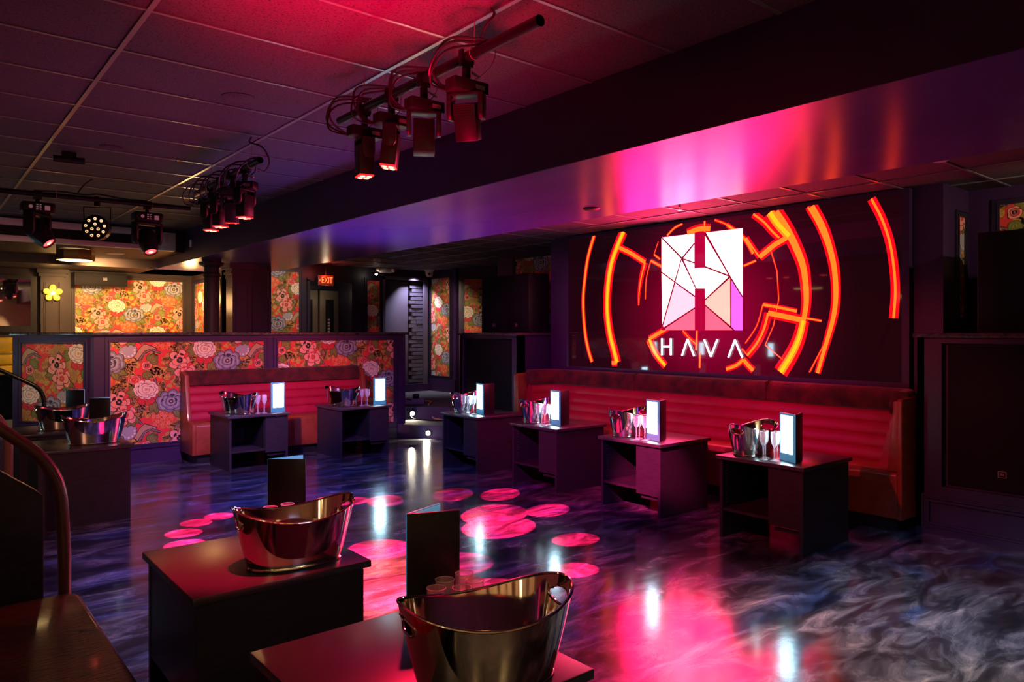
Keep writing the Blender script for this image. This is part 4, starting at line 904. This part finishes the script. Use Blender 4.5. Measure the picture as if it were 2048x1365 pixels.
for k in range(9):
    y0 = 5.42+k*.16; a = rnd.uniform(-.02, .05)
    g.tube(bend([(1.99, y0-.1, 2.78), (1.93-a, y0, 2.79+rnd.uniform(-.02, .04)), (1.89-a, y0+.1, 2.70), (1.90, y0+.16, 2.60+rnd.uniform(-.05, .03)), (1.96, y0+.1, 2.62)], .1, 6), .006, 6)
    g.tube(bend([(2.0, y0, 2.78), (2.03+a, y0+.05, 2.80), (2.06, y0+.14, 2.72), (1.98, y0+.2, 2.66)], .08, 5), .005, 6)
tag(g.build('cable_tangle', 'cord', smooth=True), 'dense tangle of black cables over the second pipe', 'cable')
cable('thin black cable hanging in a loop at the end of the second pipe', [(1.98, 5.45, 2.95), (1.92, 5.35, 2.88), (2.0, 5.28, 2.86), (2.07, 5.30, 2.76), (2.05, 5.36, 2.68), (1.99, 5.35, 2.70)])
cable('black cable running along the nearest pipe up to the ceiling', [(1.97, 2.62, 2.79), (1.95, 2.55, 2.84), (1.97, 2.5, 2.88), (2.04, 2.62, 2.96)])
cable('black cable sagging along the crosswise pipe', [(.9, 7.8, 2.77), (1.1, 7.81, 2.79), (1.3, 7.8, 2.775), (1.38, 7.79, 2.80), (1.6, 7.8, 2.775), (1.81, 7.8, 2.78)], .008)
cable('black cable looping from the ceiling to the round LED lamp', [(1.36, 7.9, 2.95), (1.28, 7.85, 2.88), (1.22, 7.8, 2.78)], .006)

# ================================================================== REAR FIXTURES
t = thing('partition_track', 'long pink-lit white double track under the rear ceiling edge at upper left', 'track', (0, 11.12, 0))
MB().box(-2.2, 2.76, -.05, .06, 2.845, 2.93).build('upper_rail', 'white', t, bevel=.004); MB().box(-2.2, 2.76, -.06, .06, 2.65, 2.715).build('lower_rail', 'white', t, bevel=.004)
MB().box(-2.2, 2.76, 0, .06, 2.72, 2.84).build('dark_channel', 'black', t); e = MB().box(2.76, 2.94, -.08, .06, 2.65, 2.90).build('end_plate', 'white', t, bevel=.003)
MB().box(2.79, 2.85, -.082, -.0805, 2.76, 2.88).build('label', 'paper', e)
tag(MB().box(3.075, 3.094, 10.8, 10.88, 2.70, 2.80).build('wall_switch', 'white', bevel=.004), 'small white box on the side of the beam beside the partition track', 'switch')
t = thing('ceiling_lamp', 'glowing brass scalloped flush lamp on the rear left ceiling', 'lamp', (1.82, 11.75, 2.65))
MB().lathe([(.20, -.005), (.235, -.005), (.24, -.15), (.215, -.15), (.215, -.03), (.2, -.02)], 8).build('shade', 'brass', t); MB().lathe([(0, -.16), (.2, -.155), (.21, -.14), (.2, -.02), (0, -.01)], 24).build('diffuser', 'warmlit', t, smooth=True)
def sconce(label, loc, rz, group=None):
    t = thing('flower_sconce', label, 'lamp', loc, rz, group)
    MB().cyl((0, -.01, 0), (0, 0, 0), .03, 16).tube(bend([(0, -.01, -.10), (0, -.05, -.09), (0, -.05, -.03)], .02), .005, 8).tube([(0, -.012, -.16), (0, -.02, -.06)], [.004, .01], 8).build('stem', 'brass', t, smooth=True)
    for k in range(5):
        a = PI/2+2*PI*k/5; pts = []
        for (q_, w_) in ((.02, .012), (.05, .034), (.08, .048), (.11, .044), (.135, .02)):
            pts.append([(math.cos(a)*q_-math.sin(a)*s_*w_, -.035-.03*(q_/.13)+.012*abs(s_), math.sin(a)*q_+math.cos(a)*s_*w_) for s_ in (-1, -.5, 0, .5, 1)])
        MB().grid(pts).build('petal', 'petalgold', t, smooth=True)
    MB().lathe([(0, -.025), (.02, -.018), (.028, 0), (.02, .018), (0, .025)], 16).build('bulb', 'warmcore', t, smooth=True, loc=(0, -.06, 0))
    return t
sconce('gold flower-shaped wall sconce with glowing bulb on the rear left pilaster', (1.82, 13.85, 2.13), 0)
point((1.82, 13.55, 2.2), WARM, 4, .03)
sconce('flower wall sconce seen edge-on behind the round column', (4.0, 13.05, 1.9), PI/2)
t = thing('wall_mirror', 'dark framed mirror on the rear wall at the left edge', 'mirror', (.6, 13.98, 0))
MB().box(-.9, .94, -.02, .01, 1.60, 2.34).build('glass', 'mirror', t); MB().box(-.98, 1.02, -.05, .01, 1.50, 1.60).box(-.98, 1.02, -.04, .01, 2.34, 2.40).box(.94, 1.02, -.04, .01, 1.6, 2.34).build('frame', 'black', t)
def speaker(label, loc, rz, w_, h_, d_, badge, group=None, name='speaker'):
    t = thing(name, label, 'speaker', loc, rz, group)                     # local: front faces -y
    MB().box(-w_/2, w_/2, 0, d_, 0, h_).build('cabinet', 'blackplastic', t, bevel=.008); g_ = MB().box(-w_/2+.012, w_/2-.012, -.012, 0, .012, h_-.012).build('grille', 'grille', t, bevel=.004)
    bx, bz = badge; b_ = MB().box(bx-.026, bx+.026, -.0145, -.0125, bz-.022, bz+.022).build('badge', 'badge', t); b_.data.materials[0] = M['blackplastic']
    fr_ = MB().box(bx-.026, bx+.026, -.0152, -.0146, bz+.020, bz+.022).box(bx-.026, bx+.026, -.0152, -.0146, bz-.022, bz-.020).box(bx-.026, bx-.024, -.0152, -.0146, bz-.02, bz+.02).box(bx+.024, bx+.026, -.0152, -.0146, bz-.02, bz+.02)
    fr_.build('badge_border', 'paper', b_)
    text('JBL', 'badge_letters', .022, 'paper', b_, frame((bx, -.0148, bz), (1, 0, 0), (0, -1, 0)), .0004)
    return t
GS = 'pair of speakers on the left ledge'
speaker('black speaker with badge on the left ledge, nearer the screen', (6.22, 7.42, 1.497), -PI/2-.12, .50, .77, .32, (-.02, .10), GS)
speaker('black speaker on the left ledge, farther from the screen and angled away', (6.22, 7.92, 1.497), -PI/2+.35, .42, .77, .30, (.0, .10), GS)
speaker('tall black speaker standing on the right ledge at the right edge', (6.12, 1.72, 1.497), -PI/2, .58, .74, .5, (.10, .16))
speaker('large black subwoofer set into the right low wall under the ledge', (5.942, .62, .37), -PI/2, 3.05, 1.04, .02, (-1.17, .13), name='subwoofer')
speaker('large dark subwoofer set into the left low wall behind the table nearest the steps', (5.942, 7.68, .37), -PI/2, 1.02, 1.04, .02, (-.36, .12), name='subwoofer')
speaker('small black wall speaker above the yellow-lit wallpaper panel', (2.50, 13.72, 2.27), 0, .78, .22, .25, (0.05, .11), name='wall_speaker')
# exit sign
t = thing('exit_sign', 'glowing red EXIT sign hanging above the closet doorway', 'sign', (5.62, 11.9, 2.40))
MB().box(-.14, .14, -.012, .012, -.09, .09).build('face_plate', 'exitface', t, bevel=.006); MB().box(-.1, .1, -.03, .03, .26, .30).cyl((0, 0, .09), (0, 0, .27), .01, 8).build('mount', 'blackmetal', t)
text('EXIT', 'letters', .155, 'exitred', t, frame((.018, -.0135, 0), (1, 0, 0), (0, -1, 0)), .001, .66)
MB().prism([(-.125, 0), (-.105, .022), (-.105, .012), (-.113, 0), (-.105, -.012), (-.105, -.022)], -.0145, -.0125, 'y').build('arrow', 'exitred', t)
point((5.62, 11.78, 2.52), (1, .05, .02), 3.0, .05)
# closet doorway with fuse cabinets
struct('door_2', MB().box(5.40, 5.45, 12.16, 12.2, .36, 2.42).box(6.25, 6.30, 12.16, 12.2, .36, 2.42).box(5.40, 6.30, 12.16, 12.2, 2.40, 2.45), 'navy')
struct('wall_closet', MB().box(5.0, 6.7, 12.9, 13.0, .3, 2.7).box(5.34, 5.40, 12.3, 12.9, .3, 2.7).box(6.30, 6.36, 12.3, 12.9, .3, 2.7), 'navy')
for x, lab in ((5.70, 'tan metal breaker cabinet on the left in the closet'), (6.12, 'tan metal breaker cabinet on the right in the closet')):
    t = thing('breaker_cabinet', lab, 'cabinet', (x, 12.8, .36), group='breaker cabinets in the closet')
    MB().box(-.19, .19, 0, .1, .4, 1.92).build('body', mat('tan_metal', (.16, .13, .10), .5), t, bevel=.004); MB().box(-.08, .08, -.012, 0, .7, 1.75).build('door', 'black', t)
    g = MB()
    for k in range(12): g.box(-.04, .0, -.02, -.012, .75+k*.055, .785+k*.055)
    g.build('breakers', 'paper', t)
point((5.9, 12.5, 2.2), (1, .8, .5), 1.2, .05)
t = thing('emergency_light', 'white twin-headed emergency lamp under the ceiling right of the exit sign', 'lamp', (6.85, 12.0, 2.65))
MB().box(-.13, .13, -.03, .03, -.05, .05).build('body', 'white', t, bevel=.02)
for sx in (-.16, .15): MB().lathe([(0, -.035), (.03, -.03), (.042, 0), (.03, .03), (0, .035)], 16).build('lamp_head', 'white', t, smooth=True, loc=(sx, -.03, -.0))
MB().lathe([(0, -.02), (.022, -.01), (.022, .01), (0, .02)], 12).build('bulb', 'steplit', t, smooth=True, loc=(-.22, -.06, -.09))
t = thing('security_camera', 'small white dome camera on the ceiling above the brick alcove', 'camera', (7.72, 11.85, 2.70))
MB().lathe([(.09, 0), (.09, -.03), (.07, -.05), (.075, -.09), (.05, -.135), (0, -.15)], 24).build('dome', 'white', t, smooth=True); MB().cyl((-.04, -.055, -.09), (-.05, -.07, -.09), .02, 12).build('lens', 'blackplastic', t)
t = thing('emergency_lamp', 'white twin lamp hanging askew by its wires left of the dim wallpaper panel', 'lamp', (4.42, 11.6, 2.28), rot=(.2, -.5, .2))
MB().box(-.06, .06, -.04, .04, -.09, .03).build('body', 'white', t, bevel=.02); MB().lathe([(0, -.03), (.035, -.02), (.045, .0), (.035, .03), (0, .035)], 16).build('lamp_head', 'white', t, smooth=True, loc=(-.08, -.02, -.03))
MB().tube(bend([(0, 0, .03), (-.02, 0, .12), (.02, 0, .22), (-.02, 0, .27)], .04), .006, 7).tube(bend([(.02, 0, .2), (.1, 0, .12), (.18, 0, .10)], .05), .004, 6).build('wires', 'white', t, smooth=True)
tag(MB().box(-.06, .06, -.03, .03, -.05, 0).build('motion_sensor', 'white', loc=(5.9, 10.6, 2.70), bevel=.01), 'small pinkish sensor on the ceiling above and right of the exit sign', 'sensor')
t = thing('projector', 'black cylinder projector mounted on the ceiling tiles at upper left', 'projector', (1.02, 6.9, 2.93))
MB().tube([(-.11, 0, -.03), (.11, -.02, -.03)], .028, 20).build('body', 'blackplastic', t, smooth=True); MB().box(-.05, .05, -.03, .03, -.01, .03).build('mount', 'blackmetal', t)
def disc(name, label, x, y, z, r, m, group=None):
    tag(MB().lathe([(0, -.012), (r*.8, -.012), (r, -.004), (r, .001)], 28).build(name, m, smooth=True, loc=(x, y, z)), label, 'ceiling disc', group)
disc('ceiling_speaker', 'round flush speaker in the ceiling tiles above the pipes', 1.60, 4.62, 2.965, .10, 'tile'); disc('ceiling_speaker', 'oval lit round vent on the rear left ceiling', 2.35, 11.95, 2.65, .13, 'white'); disc('downlight', 'pale round downlight near the right end of the video wall', 5.55, 2.05, 2.70, .055, 'white')
disc('smoke_detector', 'dark round detector under the glossy beam above the screen', 4.35, 4.25, 2.52, .07, 'blackplastic')
disc('ceiling_speaker', 'small flush disc in the tiles beyond the crosswise pipe', 1.25, 6.5, 2.965, .08, 'tile')
t = thing('sprinkler', 'small sprinkler head in the tiles above the letter H', 'sprinkler', (5.6, 4.32, 2.70)); MB().cyl((0, 0, 0), (0, 0, -.03), .012, 10).cyl((0, 0, -.05), (0, 0, -.055), .02, 12).tube([(-.012, 0, -.03), (-.012, 0, -.05)], .003, 6).tube([(.012, 0, -.03), (.012, 0, -.05)], .003, 6).build('head', 'brass', t)
# step lights and cords
dx, dy = .55, -.86
for (x, y, z, lab) in [(5.70, 8.77, .075, 'bright round step light in the lower riser'), (5.93, 9.56, .27, 'bright round step light in the upper riser')]:
    nrm = Vector((-.84, -.54, 0)) if z < .2 else Vector((-.69, -.72, 0))
    t = thing('step_light', lab, 'step light', (x, y, z), group='step lights'); MB().tube([nrm*.0, nrm*.012], .045, 20).build('bezel', 'blackmetal', t); MB().tube([nrm*.012, nrm*.02], .032, 18).build('lens', 'steplit', t)
    p = Vector((x, y, z))+nrm*.08; spot(p, p+nrm*.5+Vector((0, 0, -.35)), (1, .85, .6), 26 if z < .2 else 12, 150, .6, .03)
cable('yellow extension cord coiling down the carpeted steps', [(6.75, 11.4, .52), (6.7, 11.2, .38), (6.62, 10.9, .375), (6.7, 10.6, .375), (6.55, 10.3, .375), (6.6, 10.05, .375), (6.3, 9.7, .37), (6.15, 9.35, .195), (6.2, 9.0, .19), (6.35, 8.7, .19)], .011, 'yellowcord', None, name='extension_cord', cat='cord')
cable('black power cord curling over the steps beside the yellow cord', [(6.25, 9.95, .40), (6.05, 10.0, .46), (5.9, 9.75, .38), (5.85, 9.45, .2), (6.0, 9.2, .19), (6.25, 9.0, .19)], .009, 'cord', None, name='mains_cable', cat='cord')
t = thing('power_brick', 'grey power box with a black plug lying on the platform edge', 'power box', (6.22, 9.98, .362), rz=-.7); MB().box(-.16, .16, -.05, .05, 0, .09).build('box', mat('grey_box', (.35, .3, .3), .5), t, bevel=.006); MB().box(-.02, .07, -.07, .06, .09, .16).build('plug', 'blackplastic', t, bevel=.01)
# bar-side lamps mirrored in the glossy video wall; warm discs added behind the viewer
for k, y in enumerate((8.05, 9.7, 11.0, 12.4)):
    dup(T4, 'dark table on the raised side platform, mirrored in the video wall', (-.75, y, .36), PI, group='tables on the side platform')
    make_menu('lit white menu on the side platform, mirrored in the video wall', 'lit menus on the side platform', (-.6, y-.1), 95, 150, -1)
for o in list(bpy.data.objects):
    if o.get('group') == 'lit menus on the side platform': o.location.z = .961
t = thing('ring_chandelier', 'brass ring chandelier over the side platform', 'lamp', (-.5, 7.2, 2.35)); MB().tube([(.28*math.cos(k*PI/12), .28*math.sin(k*PI/12), 0) for k in range(24)], .02, 8, closed=True).build('ring', 'brass', t, smooth=True)
MB().tube([(.25*math.cos(k*PI/12), .25*math.sin(k*PI/12), -.01) for k in range(24)], .008, 6, closed=True).build('light_ring', 'warmlit', t); MB().tube([(.28, 0, 0), (0, 0, .4), (-.28, 0, 0)], .003, 5).tube([(0, 0, .4), (0, 0, .6)], .003, 5).build('cord', 'wire', t)
for x, y in ((-1.2, -.9), (.6, -1.3), (2.3, -1.6), (-.4, -2.6), (1.5, -2.9)):
    tag(MB().lathe([(0, -.03), (.12, -.03), (.14, -.02), (.14, 0)], 24).build('ceiling_lamp', 'warmlit', smooth=True, loc=(x, y, 2.965)), 'added round warm disc on the ceiling behind the viewer', 'lamp', 'added warm discs')  # unseen glowing discs added for highlights on buckets and tables
for y, z in ((6.2, 2.2), (10.2, 2.0), (1.0, 2.0), (-1.2, 2.0)): sconce('gold flower sconce on the left wall', (-2.33, y, z), PI/2, 'sconces on the left wall')
